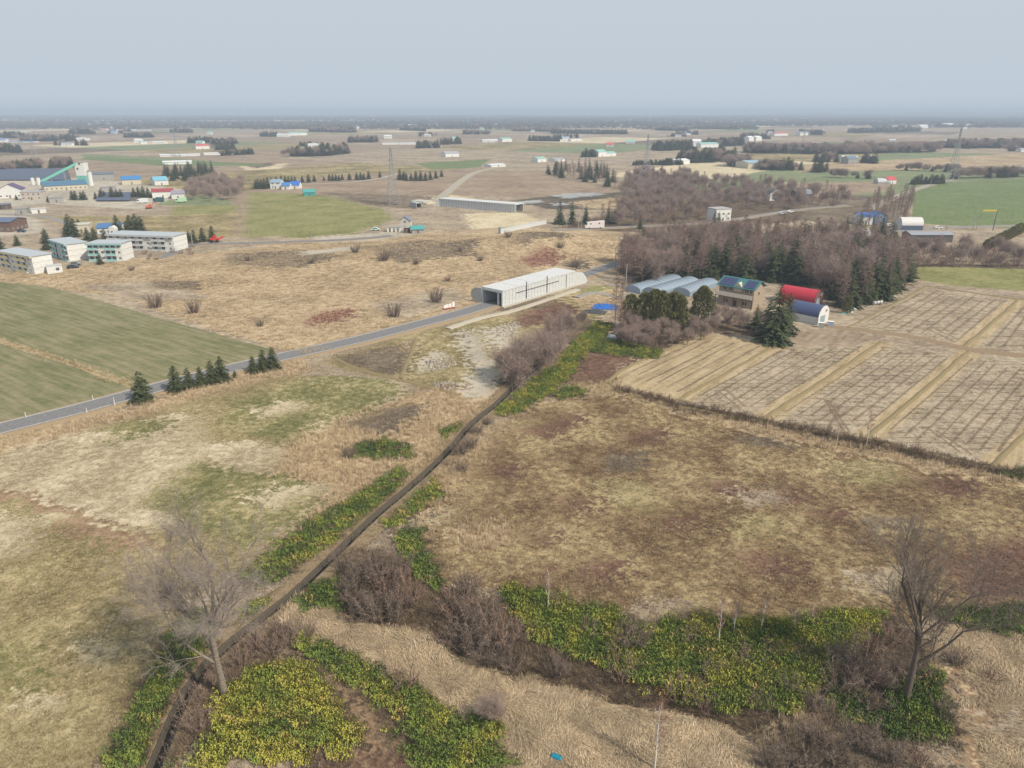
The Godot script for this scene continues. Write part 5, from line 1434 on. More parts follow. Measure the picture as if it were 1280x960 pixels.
func bamboo() -> Mesh:
	rng.seed = 88
	var s := Shape.new()
	for i in 60:
		var an := rng.randf() * TAU
		var o := Vector3(cos(an), 0, sin(an))
		var p := o * 0.65 * sqrt(rng.randf()) + Vector3.UP * rng.randf_range(0.35, 1.0)
		var d := (o + rdir() * 0.6 + Vector3.DOWN * 0.15).normalized()
		var l := rng.randf_range(0.13, 0.24)
		var side := d.cross(Vector3.UP + rdir() * 0.5).normalized() * l * 0.22
		var k := rng.randf_range(0.8, 1.18)
		s.col = Color(k, k * rng.randf_range(0.94, 1.05), k * 0.9)
		s.quad(p, p + d * l * 0.45 + side + Vector3.UP * 0.03, p + d * l + Vector3.DOWN * 0.08, p + d * l * 0.45 - side + Vector3.UP * 0.03)
	for i in 7:
		var q := Vector3(rng.randf_range(-0.4, 0.4), 0, rng.randf_range(-0.4, 0.4))
		s.col = Color(0.9, 0.8, 0.6)
		s.tri(q, q + Vector3(rng.randf_range(-0.1, 0.1), 0.85, 0), q + Vector3(0.03, 0, 0))
	return s.mesh()

func build_plants():
	var leaf := leafy(0.0)
	rng.seed = 41
	# short sward, brown weeds, reeds
	var sets := {"sward": [[], []], "weeds": [[], []], "reeds": [[], []], "thatch": [[], []], "hill": [[], []]}
	var flow := FastNoiseLite.new()
	flow.seed = 9
	flow.frequency = 0.035
	for i in 420000:
		var z := -46.0 - pow(rng.randf(), 1.25) * 140.0
		var x := rng.randf_range(-1.0, 1.0) * (14.0 - z * 0.74)
		var c := class_at(x + flow.get_noise_2d(x * 8.0, z * 8.0) * 3.0 + rng.randfn() * 0.7, z + flow.get_noise_2d(z * 8.0, x * 8.0 + 90.0) * 2.5 + rng.randfn() * 0.5)
		var kind := ""
		var keep := 0.0
		match c:
			2, 3, 4, 6, 7, 0: kind = "sward"; keep = 0.26
			17: kind = "thatch"; keep = 0.6
			18: kind = "weeds"; keep = 0.45
			8, 15: kind = "weeds"; keep = 0.2
			1, 11: kind = "reeds"; keep = 0.22
		if kind == "" or rng.randf() > keep: continue
		if kind == "thatch" and z < -92.0:
			kind = "reeds"
			if rng.randf() < 0.6: continue
		elif kind == "thatch" and rng.randf() < 0.12: kind = "weeds"
		var dd := dist_to(ditch_line, Vector2(x, z))
		if dd < 1.0: continue
		var t: Array = TONES[c]
		var v := rng.randf_range(0.5, 2.0)
		if c == 18 or c == 8: v = rng.randf_range(0.9, 2.0)
		var j := mini(int(v), 1)
		var f := v - j
		var col := lin(lerpf(t[j][0], t[j + 1][0], f), lerpf(t[j][1], t[j + 1][1], f), lerpf(t[j][2], t[j + 1][2], f), rng.randf_range(0.85, 1.1))
		if kind == "reeds": col = Color(col.r * 1.2, col.g * 1.2, col.b * 1.2)
		if kind == "thatch":
			var tone := 1.0 + flow.get_noise_2d(x * 7.0 + 40.0, z * 7.0) * 0.45
			col = Color(col.r * tone, col.g * tone, col.b * tone)
		var g := (col.r + col.g + col.b) / 3.0
		col = col.lerp(Color(g, g, g), 0.15)
		var turn := rng.randf() * TAU
		if kind == "thatch": turn = flow.get_noise_2d(x * 1.6, z * 1.6) * 7.0 + rng.randf_range(-0.9, 0.9)
		var size := rng.randf_range(0.7, 1.3)
		var b := Basis(Vector3.UP, turn).scaled(Vector3(size, size * rng.randf_range(0.7, 1.3), size))
		sets[kind][0].append(Transform3D(b, Vector3(x, 0.1 if dd < 3.1 else (ground_at(x, z) if (kind == "thatch" or kind == "weeds" or z > -95.0) else high(x, z)), z)))
		sets[kind][1].append(col)
	for i in 5200:
		var k := rng.randi_range(2, ditch_line.size() - 3)
		var along := (ditch_line[k + 1] - ditch_line[k])
		var off := rng.randf_range(0.85, 3.0) * (1.0 if rng.randf() < 0.5 else -1.0)
		var p := ditch_line[k] + along * rng.randf() + along.orthogonal().normalized() * off
		var size := rng.randf_range(0.35, 0.9)
		sets["weeds"][0].append(Transform3D(Basis(Vector3.UP, rng.randf() * TAU).scaled(Vector3(size, size * 0.7, size)), Vector3(p.x, 0.08, p.y)))
		sets["weeds"][1].append(lin(166, 146, 112, rng.randf_range(0.7, 1.15)).lerp(lin(104, 108, 60), rng.randf() * 0.5))
	for i in 26000:
		var z := rng.randf_range(-375.0, -180.0)
		var x := rng.randf_range(-250.0, 110.0)
		if class_at(x, z) != 1 and class_at(x, z) != 8: continue
		var near := false
		for r in roads:
			if dist_to(r, Vector2(x, z)) < 5.0: near = true
		if near or Geometry2D.is_point_in_polygon(Vector2(x, z), pv([-9.87,-241.95,20.05,-299.85,26.95,-286.95,23.49,-253.77,-3.06,-223.04])): continue
		var col := lin(178, 158, 126, rng.randf_range(0.8, 1.12))
		var size := rng.randf_range(0.6, 1.5)
		sets["hill"][0].append(Transform3D(Basis(Vector3.UP, rng.randf() * TAU).scaled(Vector3(size, size * 0.8, size)), Vector3(x, high(x, z), z)))
		sets["hill"][1].append(col)
	var state := rng.state
	var tufts := [tuft(61, 11, 0.22, 0.32, 0.05, 0.9), tuft(62, 12, 0.6, 0.35, 0.04, 0.6), tuft(63, 14, 0.95, 0.3, 0.045, 0.5), thatch(), tuft(64, 18, 0.6, 0.7, 0.06, 0.8)]
	var bam := bamboo()
	rng.state = state
	multi("short_grass", "short tufted sward of the pastures and the moor", tufts[0], sets["sward"][0], sets["sward"][1], leaf)
	multi("dead_weeds", "brown dead weeds between the shrubs", tufts[1], sets["weeds"][0], sets["weeds"][1], leaf)
	multi("dry_reeds", "upright dry reeds along ditch and banks", tufts[2], sets["reeds"][0], sets["reeds"][1], leaf)
	multi("flattened_grass", "long dry grass combed flat below the creek", tufts[3], sets["thatch"][0], sets["thatch"][1], leaf)
	multi("hill_grass", "golden dry grass clumps on the hill", tufts[4], sets["hill"][0], sets["hill"][1], leaf)
	var dark := lin(88, 110, 56)
	var mid := lin(122, 143, 66)
	var yellow := lin(180, 178, 82)
	var straw := lin(192, 164, 108)
	var where := -1
	var bamboo_spots := ["strip between lower pasture and ditch", "belt along the upper pasture side of the ditch", "dark green patch among dry reeds", "yellowish patch on the moor side of the ditch", "strip between thicket and moor", "belt at the head of the ditch beside the grove", "patch below the blue tarpaulin", "large bank below the red moor", "dark belt beyond the tall leafless tree", "clump round the tall leafless tree", "small clump in the thicket foot", "yellow mound beside the great pale tree", "belt along the dirt path", "small patch where ditch meets thicket", "tiny patch by the reeds", "tiny patch at the paddy bank end", "tiny patch by the red brown corner", "small patch under the great pale tree"]
	for s in sasa_patches():
		var places := []
		var tints := []
		var poly: PackedVector2Array = s[0]
		var lo := poly[0]
		var hi := poly[0]
		var mean := Vector2.ZERO
		for p in poly:
			lo = lo.min(p)
			hi = hi.max(p)
			mean += p / poly.size()
		var n := int((hi.x - lo.x + 2) * (hi.y - lo.y + 2) * (4.4 if mean.y > -95.0 else 2.6))
		for i in n:
			var p := Vector2(rng.randf_range(lo.x - 1, hi.x + 1), rng.randf_range(lo.y - 1, hi.y + 1))
			var w := p + Vector2(flow.get_noise_2d(p.x * 9.0, p.y * 9.0), flow.get_noise_2d(p.y * 9.0 + 50.0, p.x * 9.0)) * 1.3 + Vector2(rng.randfn(), rng.randfn()) * 0.3
			if not Geometry2D.is_point_in_polygon(w, poly): continue
			var dd := dist_to(ditch_line, p)
			if dd < 1.5: continue
			var e := flow.get_noise_2d(p.x * 5.0, p.y * 5.0 + 300.0) * 0.9
			var k: float = 0.5 + e * 0.8 + rng.randfn() * 0.13 + (s[1] - s[2]) * 0.55
			var col := dark.lerp(mid, clampf(k * 2.0, 0.0, 1.0)) if k < 0.5 else mid.lerp(yellow, clampf(k * 2.0 - 1.0, 0.0, 1.0))
			if rng.randf() < 0.04 + s[1] * 0.05: col = straw.lerp(yellow, rng.randf() * 0.5)
			var size: float = rng.randf_range(0.8, 1.2)
			places.append(Transform3D(Basis(Vector3.UP, rng.randf() * TAU).scaled(Vector3(size, size * s[3] * rng.randf_range(0.7, 1.25), size)), Vector3(p.x, 0.02 if dd < 3.1 else ground_at(p.x, p.y) - 0.1, p.y)))
			tints.append(col)
		where += 1
		multi("dwarf_bamboo", "dense dwarf bamboo " + bamboo_spots[where], bam, places, tints, leafy(0.3))

# ---------------------------------------------------------------- vehicles, poles, odds and ends
func car(called: String, label: String, category: String, at: Vector3, turn: float, l: float, w: float, prof: Array, glass: Array, c: Material, group := ""):
	var o := thing(called, label, category, at, turn, group)
	var s := Shape.new()
	s.extrude(prof, -w * 0.5, w * 0.5)
	part(o, "body", s.mesh(), c)
	for g in glass:
		var q := Shape.new()
		q.extrude(g, -w * 0.5 - 0.02, w * 0.5 + 0.02)
		part(o, "window", q.mesh(), mat(40, 46, 54, 0.15, 0.0))
	for x in [l * 0.2, l * 0.8]:
		for e in [-1.0, 1.0]:
			var t := Shape.new()
			t.tube(Vector3(x, 0.36, e * (w * 0.5 - 0.22)), Vector3(x, 0.36, e * (w * 0.5 + 0.03)), 0.36, 0.36, 10, true)
			part(o, "wheel", t.mesh(), mat(34, 34, 36, 0.9, 0.0))

func sedan(label: String, at: Vector3, turn: float, c: Material, group := "parked cars"):
	car("parked_car", label, "car", at, turn, 4.2, 1.7, [Vector2(0, 0.3), Vector2(4.2, 0.3), Vector2(4.2, 0.8), Vector2(3.2, 0.95), Vector2(2.7, 1.5), Vector2(0.7, 1.5), Vector2(0.05, 0.9)],
		[[Vector2(0.5, 0.95), Vector2(3.0, 0.95), Vector2(2.62, 1.42), Vector2(0.8, 1.42)]], c, group)

func pole(x: float, z: float, h: float, label: String, group: String, arm := true, c := mat(150, 146, 140, 0.9, 0.0)):
	var o := thing("utility_pole", label, "utility pole", Vector3(x, ground_at(x, z) if z > -500 else 0.0, z), rng.randf_range(-0.3, 0.3), group)
	var s := Shape.new()
	s.tube(Vector3(0, -0.3, 0), Vector3(0, h, 0), 0.2, 0.14, 7, true)
	part(o, "shaft", s.mesh(), c)
	if arm:
		for y in [h - 0.4, h - 1.3]: bx(o, "crossarm", Vector3(-1.0, y, -0.07), Vector3(1.0, y + 0.16, 0.07), mat(120, 116, 110))
		for x2 in [-0.9, 0.0, 0.9]:
			var i := Shape.new()
			i.tube(Vector3(x2, h - 0.24, 0), Vector3(x2, h + 0.02, 0), 0.07, 0.05, 5, true)
			part(o, "insulator", i.mesh(), mat(200, 198, 192))

func pylon(x: float, z: float, h: float, label: String):
	var o := thing("lattice_pylon", label, "pylon", Vector3(x, 0, z), 0.5)
	var steel := mat(150, 154, 158, 0.6, 0.0)
	var b := h * 0.085
	var at := func(k: int, y: float) -> Vector3:
		var f := y / h
		var w: float = b * (1.0 - f / 0.62) + 0.9 if f < 0.55 else lerpf(b * 0.11 + 0.9, 0.35, (f - 0.55) / 0.45)
		return Vector3(w * (1 if k % 3 == 0 else -1), y, w * (1 if k < 2 else -1))
	for k in 4:
		var s := Shape.new()
		for i in 8: s.tube(at.call(k, h * i / 8.0), at.call(k, h * (i + 1) / 8.0), 0.16, 0.16, 4)
		part(o, "leg", s.mesh(), steel)
	for k in 4:
		var s := Shape.new()
		for i in 12:
			var y0 := h * i / 12.0
			var y1 := h * (i + 1) / 12.0
			s.tube(at.call(k, y0), at.call((k + 1) % 4, y1), 0.08, 0.08, 3)
			s.tube(at.call((k + 1) % 4, y0), at.call(k, y1), 0.08, 0.08, 3)
		part(o, "bracing", s.mesh(), steel)
	for f in [0.66, 0.79, 0.92]:
		var s := Shape.new()
		var w: float = h * 0.13 * (1.25 - f * 0.4)
		for e in [-1.0, 1.0]:
			s.tube(Vector3(0, h * f + 0.9, 0), Vector3(e * w, h * f, 0), 0.12, 0.07, 3)
			s.tube(Vector3(0, h * f, 0), Vector3(e * w, h * f, 0), 0.1, 0.07, 3)
		part(o, "crossarm", s.mesh(), steel)

func heap(called: String, label: String, category: String, at: Vector3, turn: float, sx: float, sz: float, h: float, seed_: int, m: Material):
	var f := FastNoiseLite.new()
	f.seed = seed_
	f.frequency = 0.35
	var s := Shape.new()
	var n := 22
	for j in n + 1:
		for i in n + 1:
			var u := i * 2.0 / n - 1.0
			var v := j * 2.0 / n - 1.0
			var r := minf(1.0, sqrt(u * u + v * v))
			var y := h * pow(1.0 - r * r, 0.6) * (0.75 + 0.5 * f.get_noise_2d(u * sx * 2.0, v * sz * 2.0)) + 0.12 * f.get_noise_2d(u * sx * 9.0, v * sz * 9.0) + 0.05
			s.put(Vector3(u * sx, y, v * sz), Vector3.UP)
	for j in n:
		for i in n:
			var k := j * (n + 1) + i
			s.ix.append_array(PackedInt32Array([k, k + 1, k + n + 2, k, k + n + 2, k + n + 1]))
	for j in range(1, n):
		for i in range(1, n):
			var k := j * (n + 1) + i
			s.n[k] = Vector3((s.v[k - 1].y - s.v[k + 1].y) / sx * n * 0.5, 2.0, (s.v[k - n - 1].y - s.v[k + n + 1].y) / sz * n * 0.5).normalized()
	var o := MeshInstance3D.new()
	o.name = numbered(called)
	o.mesh = s.mesh()
	o.material_override = m
	add_child(o)
	o.position = at
	o.rotation.y = turn
	tag(o, label, category)

func build_small_things():
	rng.seed = 61
	var white := mat(222, 222, 222, 0.5, 0.0)
	# barrel in the grass
	var b := thing("plastic_barrel", "bright turquoise plastic barrel lying in the flattened grass", "barrel", Vector3(4.42, 0.3, -53.56), -0.5)
	var s := Shape.new()
	s.tube(Vector3(-0.45, 0, 0), Vector3(0.45, 0, 0), 0.3, 0.3, 16, true)
	s.tube(Vector3(0.45, 0, 0), Vector3(-0.45, 0, 0), 0.3, 0.3, 16, true)
	part(b, "drum", s.mesh(), mat(30, 160, 190, 0.4, 0.0))
	for x in [-0.44, -0.15, 0.15, 0.44]:
		s = Shape.new()
		s.tube(Vector3(x - 0.03, 0, 0), Vector3(x + 0.03, 0, 0), 0.325, 0.325, 16)
		part(b, "rib", s.mesh(), mat(24, 140, 170, 0.4, 0.0))
	var d := thing("scrap_frame", "broken white and grey metal frame in yellow bamboo grass", "scrap", Vector3(-26.20, 0.8, -60.78), 0.45)
	bx(d, "white_plank", Vector3(-0.6, 0.1, -0.1), Vector3(1.5, 0.2, 0.16), mat(214, 216, 212, 0.6, 0.3))
	bx(d, "grey_sheet", Vector3(-1.7, -0.1, -0.3), Vector3(0.1, 0.02, 0.3), mat(140, 134, 140, 0.6, 0.3)).rotation.z = 0.15
	bx(d, "strut", Vector3(-0.5, -0.6, 0.2), Vector3(-0.4, 0.1, 0.3), mat(150, 150, 150))
	# barrier boards by the tunnel mouth
	for q in [[Vector2(-21.52, -226.01), 1.1], [Vector2(-20.79, -226.61), 1.2], [Vector2(-19.94, -227.21), 1.25], [Vector2(-18.95, -227.82), 1.7]]:
		var o := thing("barrier_board", "white board on red feet standing by the road before the tunnel", "board", Vector3(q[0].x, 0.1, q[0].y), 0.4, "white boards by the road")
		bx(o, "board", Vector3(-0.4, 0.3, -0.03), Vector3(0.4, 0.3 + q[1], 0.03), white)
		bx(o, "foot", Vector3(-0.42, 0.0, -0.3), Vector3(0.42, 0.3, 0.3), mat(150, 60, 56))
	heap("tarpaulin", "crumpled bright blue tarpaulin over a spoil heap beside the track", "tarpaulin", Vector3(30.51, 0, -228.96), -0.3, 4.2, 3.2, 1.1, 4, mat(34, 104, 190, 0.45, 0.4))
	heap("netting_heap", "dark netting heap against the blue tarpaulin", "heap", Vector3(26.47, 0, -222.97), -0.3, 3.6, 2.4, 0.9, 9, mat(70, 74, 76, 0.9, 0.4))
	heap("sheet_heap", "pale grey sheet over a pile in the copse below the tarpaulin", "sheet", Vector3(27.81, 0, -193.76), 0.6, 1.7, 1.4, 1.7, 12, mat(150, 158, 168, 0.6, 0.3))
	for q in [[119.35,-232.15], [120.65,-232.67], [121.96,-233.20]]:
		var o := thing("hay_bale", "white wrapped round bale at the paddy corner near the wood", "bale", Vector3(q[0], 0.65, q[1]), rng.randf(), "wrapped bales at the paddy corner")
		s = Shape.new()
		s.tube(Vector3(-0.6, 0, 0), Vector3(0.6, 0, 0), 0.62, 0.62, 14, true)
		s.tube(Vector3(0.6, 0, 0), Vector3(-0.6, 0, 0), 0.62, 0.62, 14, true)
		part(o, "wrap", s.mesh(), white)
	for q in [[Vector3(104.62, 0, -220.63), mat(130, 180, 176, 0.5, 0.3), "crumpled pale green sheet in front of the small cypress"], [Vector3(107.23, 0, -222.56), mat(206, 214, 216, 0.5, 0.3), "crumpled white sheet in front of the small cypress"], [Vector3(110.03, 0, -226.01), mat(190, 204, 220, 0.5, 0.3), "crumpled pale blue sheet beside the small cypress"]]:
		heap("plastic_sheet", q[2], "sheet", q[0], 0.4, 1.1, 0.7, 0.7, 20 + int(q[0].x), q[1])
	for q in [[Vector2(91.22, -205.39), mat(176, 180, 178, 0.6, 0.2), "grey cabinet standing before the navy barn door"], [Vector2(94.58, -206.66), mat(170, 190, 214, 0.6, 0.2), "pale blue crates stacked before the navy barn door"]]:
		var o := thing("cabinet", q[2], "cabinet", Vector3(q[0].x, 0, q[0].y), -0.4)
		bx(o, "box", Vector3(-0.8, 0, -0.5), Vector3(0.8, 1.5, 0.5), q[1])
		bx(o, "lid", Vector3(-0.85, 1.5, -0.55), Vector3(0.85, 1.58, 0.55), white)
	# gantry by the country road
	var g := facing("sign_gantry", "grey post with a yellow overhead sign bar at the country road", "sign", Vector2(249.37, -390.2), Vector2(257.07, -390.2))
	var gw := 7.7
	s = Shape.new()
	s.tube(Vector3(gw, -0.2, 0), Vector3(gw, 10.9, 0), 0.25, 0.2, 7, true)
	part(g, "post", s.mesh(), mat(110, 112, 114))
	bx(g, "sign_bar", Vector3(0, 10.9 - 0.9, -0.1), Vector3(gw, 10.9 - 0.1, 0.1), mat(198, 178, 60, 0.6, 0.0))
	var spots := ["beside the road leaving the box tunnel", "at the corner of the gravel track", "by the lane west of the white bus", "by the lane just before the white bus", "tallest by the white bus", "standing before the big bushy spruce", "beside the blue house drive", "at the lane beside the longest apartment block", "at the hamlet field edge", "where the brown strip meets the lane", "below the striped meadow", "in front of the white flat roofed building", "thin twin by the yellow sign, outer", "thin twin by the yellow sign, inner", "among larches behind the farm", "in the copse before the farmhouse", "inside the grove by the grey shed", "by the long grey shed", "at the lane bend near the cabins", "by the white walled long hall", "on the green strip beyond the wood", "in the bare wood by the pylon", "by the brown field beyond the wood", "by the pale grey dome barn", "at the conifer row by the green field", "at the end of the conifer row by the green field"]
	var k := 0
	for q in [[42.01,-291.66,8.4], [40.86,-255.01,9.0], [29.28,-392.9,8.9], [35.74,-392.9,8.0], [37.97,-398.6,9.8], [72.73,-189.38,8.4], [212.09,-407.4,11.3], [-150.59,-341.6,6.7], [-266.61,-395.8,8.1], [-124.15,-343.8,7.9], [-95.48,-345.9,5.3], [119.80,-410.4,5.7], [248.09,-390.2,7.6], [246.38,-390.2,6.7], [163.17,-359.6,9.7], [56.75,-200.86,6.0], [152.48,-359.6,7.8], [213.87,-359.6,7.0], [-56.24,-359.6,6.3], [280.05,-814.2,10.0], [232.16,-792.2,8.1], [161.11,-665.4,9.6], [291.64,-681.1,9.8], [319.4,-636.1,8.6], [341.8,-609.3,11.4], [371.3,-636.1,9.9]]:
		pole(q[0], q[1], q[2], "grey utility pole " + spots[k], "utility poles")
		k += 1
	for q in [[-86.01,-144.66,2.1], [-92.19,-147.42,1.5], [-89.89,-140.69,1.3], [-101.16,-138.14,1.4]]:
		var o := thing("marker_post", "thin white marker post on the road verge", "post", Vector3(q[0], 0, q[1]), 0, "road marker posts")
		s = Shape.new()
		s.tube(Vector3(0, -0.1, 0), Vector3(0, q[2], 0), 0.07, 0.07, 6, true)
		part(o, "post", s.mesh(), white)
		bx(o, "reflector", Vector3(-0.06, q[2] - 0.4, 0.07), Vector3(0.06, q[2] - 0.2, 0.1), mat(220, 140, 60))
	pylon(-81.2, -506.6, 37.0, "tall lattice pylon on the plain beside the striped meadow")
	for q in [[[[-544.4,-862.0,38.1]], "lattice pylon behind the solar rows of the plant"], [[[121.76,-681.1,40.0]], "lattice pylon rising from the bare wood"], [[[390.7,-665.4,45.7]], "pale lattice pylon beyond the bright green field"], [[[-462.4,-1045.1,33.4]], "faint far lattice pylon beyond the plant"], [[[-756.3,-1168.3,30.3]], "faint far lattice pylon west of the plant"], [[[485.2,-1267.5,32.8]], "faint far lattice pylon behind the dark wood"]]:
		pylon(q[0][0][0], q[0][0][1], q[0][0][2], q[1])
	# vehicles
	var bt := Vector3(39.45, 0.2, -395.8)
	car("camper_bus", "white bus with pink trim parked on the lane by the bare wood", "bus", bt, 0.1, 10.5, 2.5, [Vector2(0, 0.4), Vector2(10.5, 0.4), Vector2(10.5, 4.0), Vector2(8.6, 3.9), Vector2(1.2, 3.3), Vector2(0.9, 2.0), Vector2(0, 1.6)],
		[[Vector2(0.55, 2.0), Vector2(1.0, 2.1), Vector2(1.2, 2.9), Vector2(0.9, 2.8)], [Vector2(2.6, 2.2), Vector2(3.3, 2.2), Vector2(3.3, 2.9), Vector2(2.6, 2.9)], [Vector2(7.2, 2.4), Vector2(8.0, 2.4), Vector2(8.0, 3.1), Vector2(7.2, 3.1)]], mat(236, 228, 230, 0.5, 0.2))
	sedan("small white car alone on the grey ground by the road", Vector3(54.29, 0.1, -354.3), 1.9, white)
	sedan("white car parked by the country road beside the arched white barn", Vector3(228.52, 0.1, -395.1), 0.1, white)
	sedan("white car parked beside the blue houses among spruces", Vector3(206.74, 0.1, -403.7), 0.3, white)
	sedan("pale blue car parked on the drive below the blue houses", Vector3(200.65, 0.1, -386.8), 1.0, mat(190, 214, 226, 0.4, 0.0))
	sedan("dark blue pickup beside the long grey shed", Vector3(217.40, 0.1, -352.0), 0.2, mat(60, 74, 110, 0.4, 0.0))
	sedan("black car parked between the yellow and turquoise apartments", Vector3(-179.87, 0.1, -289.59), 0.3, mat(50, 60, 64, 0.4, 0.0))
	sedan("grey car parked behind the black car at the apartments", Vector3(-182.26, 0.1, -296.03), 0.3, mat(120, 130, 130, 0.4, 0.0))
	sedan("pale turquoise car in the yard by the lane bend", Vector3(-74.73, 0.1, -389.5), 0.1, mat(186, 214, 206, 0.4, 0.0))
	sedan("dark car by the lane near the hamlet workshop", Vector3(-260.43, 0.1, -384.1), 0.1, mat(60, 70, 90, 0.4, 0.0))
	sedan("silver car among others in the car park at the wood", Vector3(165.06, 0.1, -452.9), 0.5, mat(190, 196, 204, 0.4, 0.0))
	sedan("white car at the end of the car park in the wood", Vector3(172.64, 0.1, -460.4), 0.5, white)
	var lorry := [Vector2(0, 0.5), Vector2(7.0, 0.5), Vector2(7.0, 3.2), Vector2(2.2, 3.2), Vector2(2.1, 2.7), Vector2(0.3, 2.6), Vector2(0, 1.4)]
	var cabw := [[Vector2(0.2, 1.5), Vector2(1.4, 1.5), Vector2(1.4, 2.3), Vector2(0.4, 2.3)]]
	car("lorry", "dark green lorry in the yard before the red roofed store", "lorry", Vector3(-250.62, 0.1, -517.3), 0.1, 7, 2.4, lorry, cabw, mat(50, 84, 96, 0.5, 0.0), "")
	car("lorry", "pale green lorry beside the lilac roofed store", "lorry", Vector3(-233.93, 0.1, -515.0), 0.3, 7, 2.4, lorry, cabw, mat(170, 204, 170, 0.5, 0.0), "")
	car("lorry", "white lorry beside scrap rows in the yard", "lorry", Vector3(-258.42, 0.1, -510.3), 0.2, 7, 2.4, lorry, cabw, mat(210, 214, 216, 0.5, 0.0), "")
	var dg := thing("excavator", "orange excavator in the yard below the solar rows", "excavator", Vector3(-236.82, 0, -480.8), 0.3)
	bx(dg, "track", Vector3(-1.6, 0, -1.4), Vector3(1.8, 0.8, -0.8), mat(60, 58, 56))
	bx(dg, "track", Vector3(-1.6, 0, 0.8), Vector3(1.8, 0.8, 1.4), mat(60, 58, 56))
	bx(dg, "body", Vector3(-1.6, 0.9, -1.2), Vector3(1.5, 2.0, 1.2), mat(206, 104, 70))
	bx(dg, "cab", Vector3(0.2, 2.0, -1.1), Vector3(1.4, 3.0, 0.1), mat(206, 104, 70))
	slab(dg, "boom", [Vector2(1.4, 1.4), Vector2(4.0, 3.8), Vector2(5.4, 2.4), Vector2(5.6, 2.8), Vector2(4.0, 4.3), Vector2(1.4, 2.0)], 0.3, 0.7, mat(206, 104, 70))
	var fk := thing("farm_loader", "red loader on the lane behind the shrubs by the apartments", "tractor", Vector3(-146.35, 0.1, -352.0), 0.3)
	bx(fk, "body", Vector3(0, 0.9, -0.9), Vector3(4.0, 2.0, 0.9), mat(206, 56, 50))
	bx(fk, "cab", Vector3(1.4, 2.0, -0.8), Vector3(2.8, 3.2, 0.8), mat(190, 50, 46))
	for x in [0.7, 3.2]:
		for e in [-1.0, 1.0]:
			s = Shape.new()
			s.tube(Vector3(x, 0.75, e * 0.7), Vector3(x, 0.75, e * 1.15), 0.75, 0.75, 12, true)
			part(fk, "wheel", s.mesh(), mat(40, 40, 40))
	slab(fk, "bucket_arm", [Vector2(3.8, 1.2), Vector2(6.2, 2.0), Vector2(6.6, 3.0), Vector2(6.0, 2.6), Vector2(3.8, 1.8)], -0.7, 0.7, mat(206, 56, 50))
	# solar rows
	var cell := mat(74, 84, 104, 0.3, 0.0)
	for j in 9:
		var a := Vector2(-510.4, -681.1).lerp(Vector2(-557.2, -792.2), j / 8.0)
		var c2 := Vector2(-402.5, -681.1).lerp(Vector2(-469.4, -792.2), j / 8.0)
		solar(a, c2, cell, "long dark solar panel row beside the batching plant", "solar rows behind the plant")
	for j in 4:
		var a := Vector2(-293.22, -520.6).lerp(Vector2(-309.4, -556.1), j / 3.0)
		var c2 := Vector2(-264.52, -520.6).lerp(Vector2(-278.83, -556.1), j / 3.0)
		solar(a, c2, cell, "dark solar panel row between the yard conifers and the lorries", "solar rows in the yard")
	# rubble on the works ground
	var places := []
	var tints := []
	var rock := Shape.new()
	rock.tube(Vector3(0, -0.1, 0), Vector3(0.05, 0.2, 0.03), 0.3, 0.16, 5, true)
	for a in [[pv([-22.48,-174.52,-15.62,-178.36,-14.12,-172.04,-19.56,-166.10]), 90], [pv([-18.03,-160.51,-12.76,-158.37,-12.83,-154.23,-18.54,-156.27]), 60], [pv([-4.75,-206.66,2.43,-211.87,0.00,-193.07,-4.02,-193.07]), 70], [pv([-15.22,-203.31,-11.88,-206.66,-10.92,-196.90,-13.56,-195.35]), 25]]:
		for p in scatter(a[0], 0.6, a[1]):
			var z := rng.randf_range(0.4, 1.6)
			places.append(Transform3D(Basis(Vector3.UP, rng.randf() * TAU).scaled(Vector3(z * 1.6, z, z)), Vector3(p.x, high(p.x, p.y), p.y)))
			tints.append(lin(180, 172, 158, rng.randf_range(0.6, 1.05)))
	multi("rubble", "scattered pale rubble on the works ground by the tunnel", rock.mesh(), places, tints, leafy())

func solar(a: Vector2, b: Vector2, cell: Material, label: String, group: String):
	var o := facing("solar_panel_row", label, "solar panels", a, b, group)
	var l := a.distance_to(b)
	var n := int(l / 6.0)
	var m := Shape.new()
	m.box(Vector3(0.1, 0, -3.6), Vector3(5.9, 0.1, 0))
	var mesh := m.mesh()
	for i in n:
		var p := part(o, "panel", mesh, cell)
		p.transform = Transform3D(Basis(Vector3.RIGHT, 0.5), Vector3(i * 6.0, 0.8, 0))
	bx(o, "rack", Vector3(0, -0.2, -1.8), Vector3(l, 1.5, -1.7), mat(120, 120, 120))

# ---------------------------------------------------------------- the far plain
func grove(a: Vector2, b: Vector2, deep: float, h: float, dark: float, label: String):
	var places := [[], []]
	var tints := [[], []]
	var l := a.distance_to(b)
	var n := maxi(4, int(l * deep / (h * h * 0.2)))
	n = mini(n, 420)
	for i in n:
		var p := a.lerp(b, rng.randf()) + Vector2(rng.randfn() * h * 0.15, -rng.randf() * deep)
		var k := 0 if rng.randf() < dark else 1
		var f := h / (8.0 if k == 0 else 10.0) * rng.randf_range(0.6, 1.1)
		places[k].append(Transform3D(Basis(Vector3.UP, rng.randf() * TAU).scaled(Vector3(f * (1.25 if k == 0 else 1.2), f, f * (1.25 if k == 0 else 1.2))), Vector3(p.x, 0, p.y)))
		var v := rng.randf_range(0.7, 1.3)
		tints[k].append(Color(v, v, v))
	for k in 2:
		if places[k].size() > 0: multi("woodland", label + (", dark evergreens" if k == 0 else ", leafless trees"), stock["pine1" if k == 0 else "bare2"][1][1], places[k], tints[k], leafy())

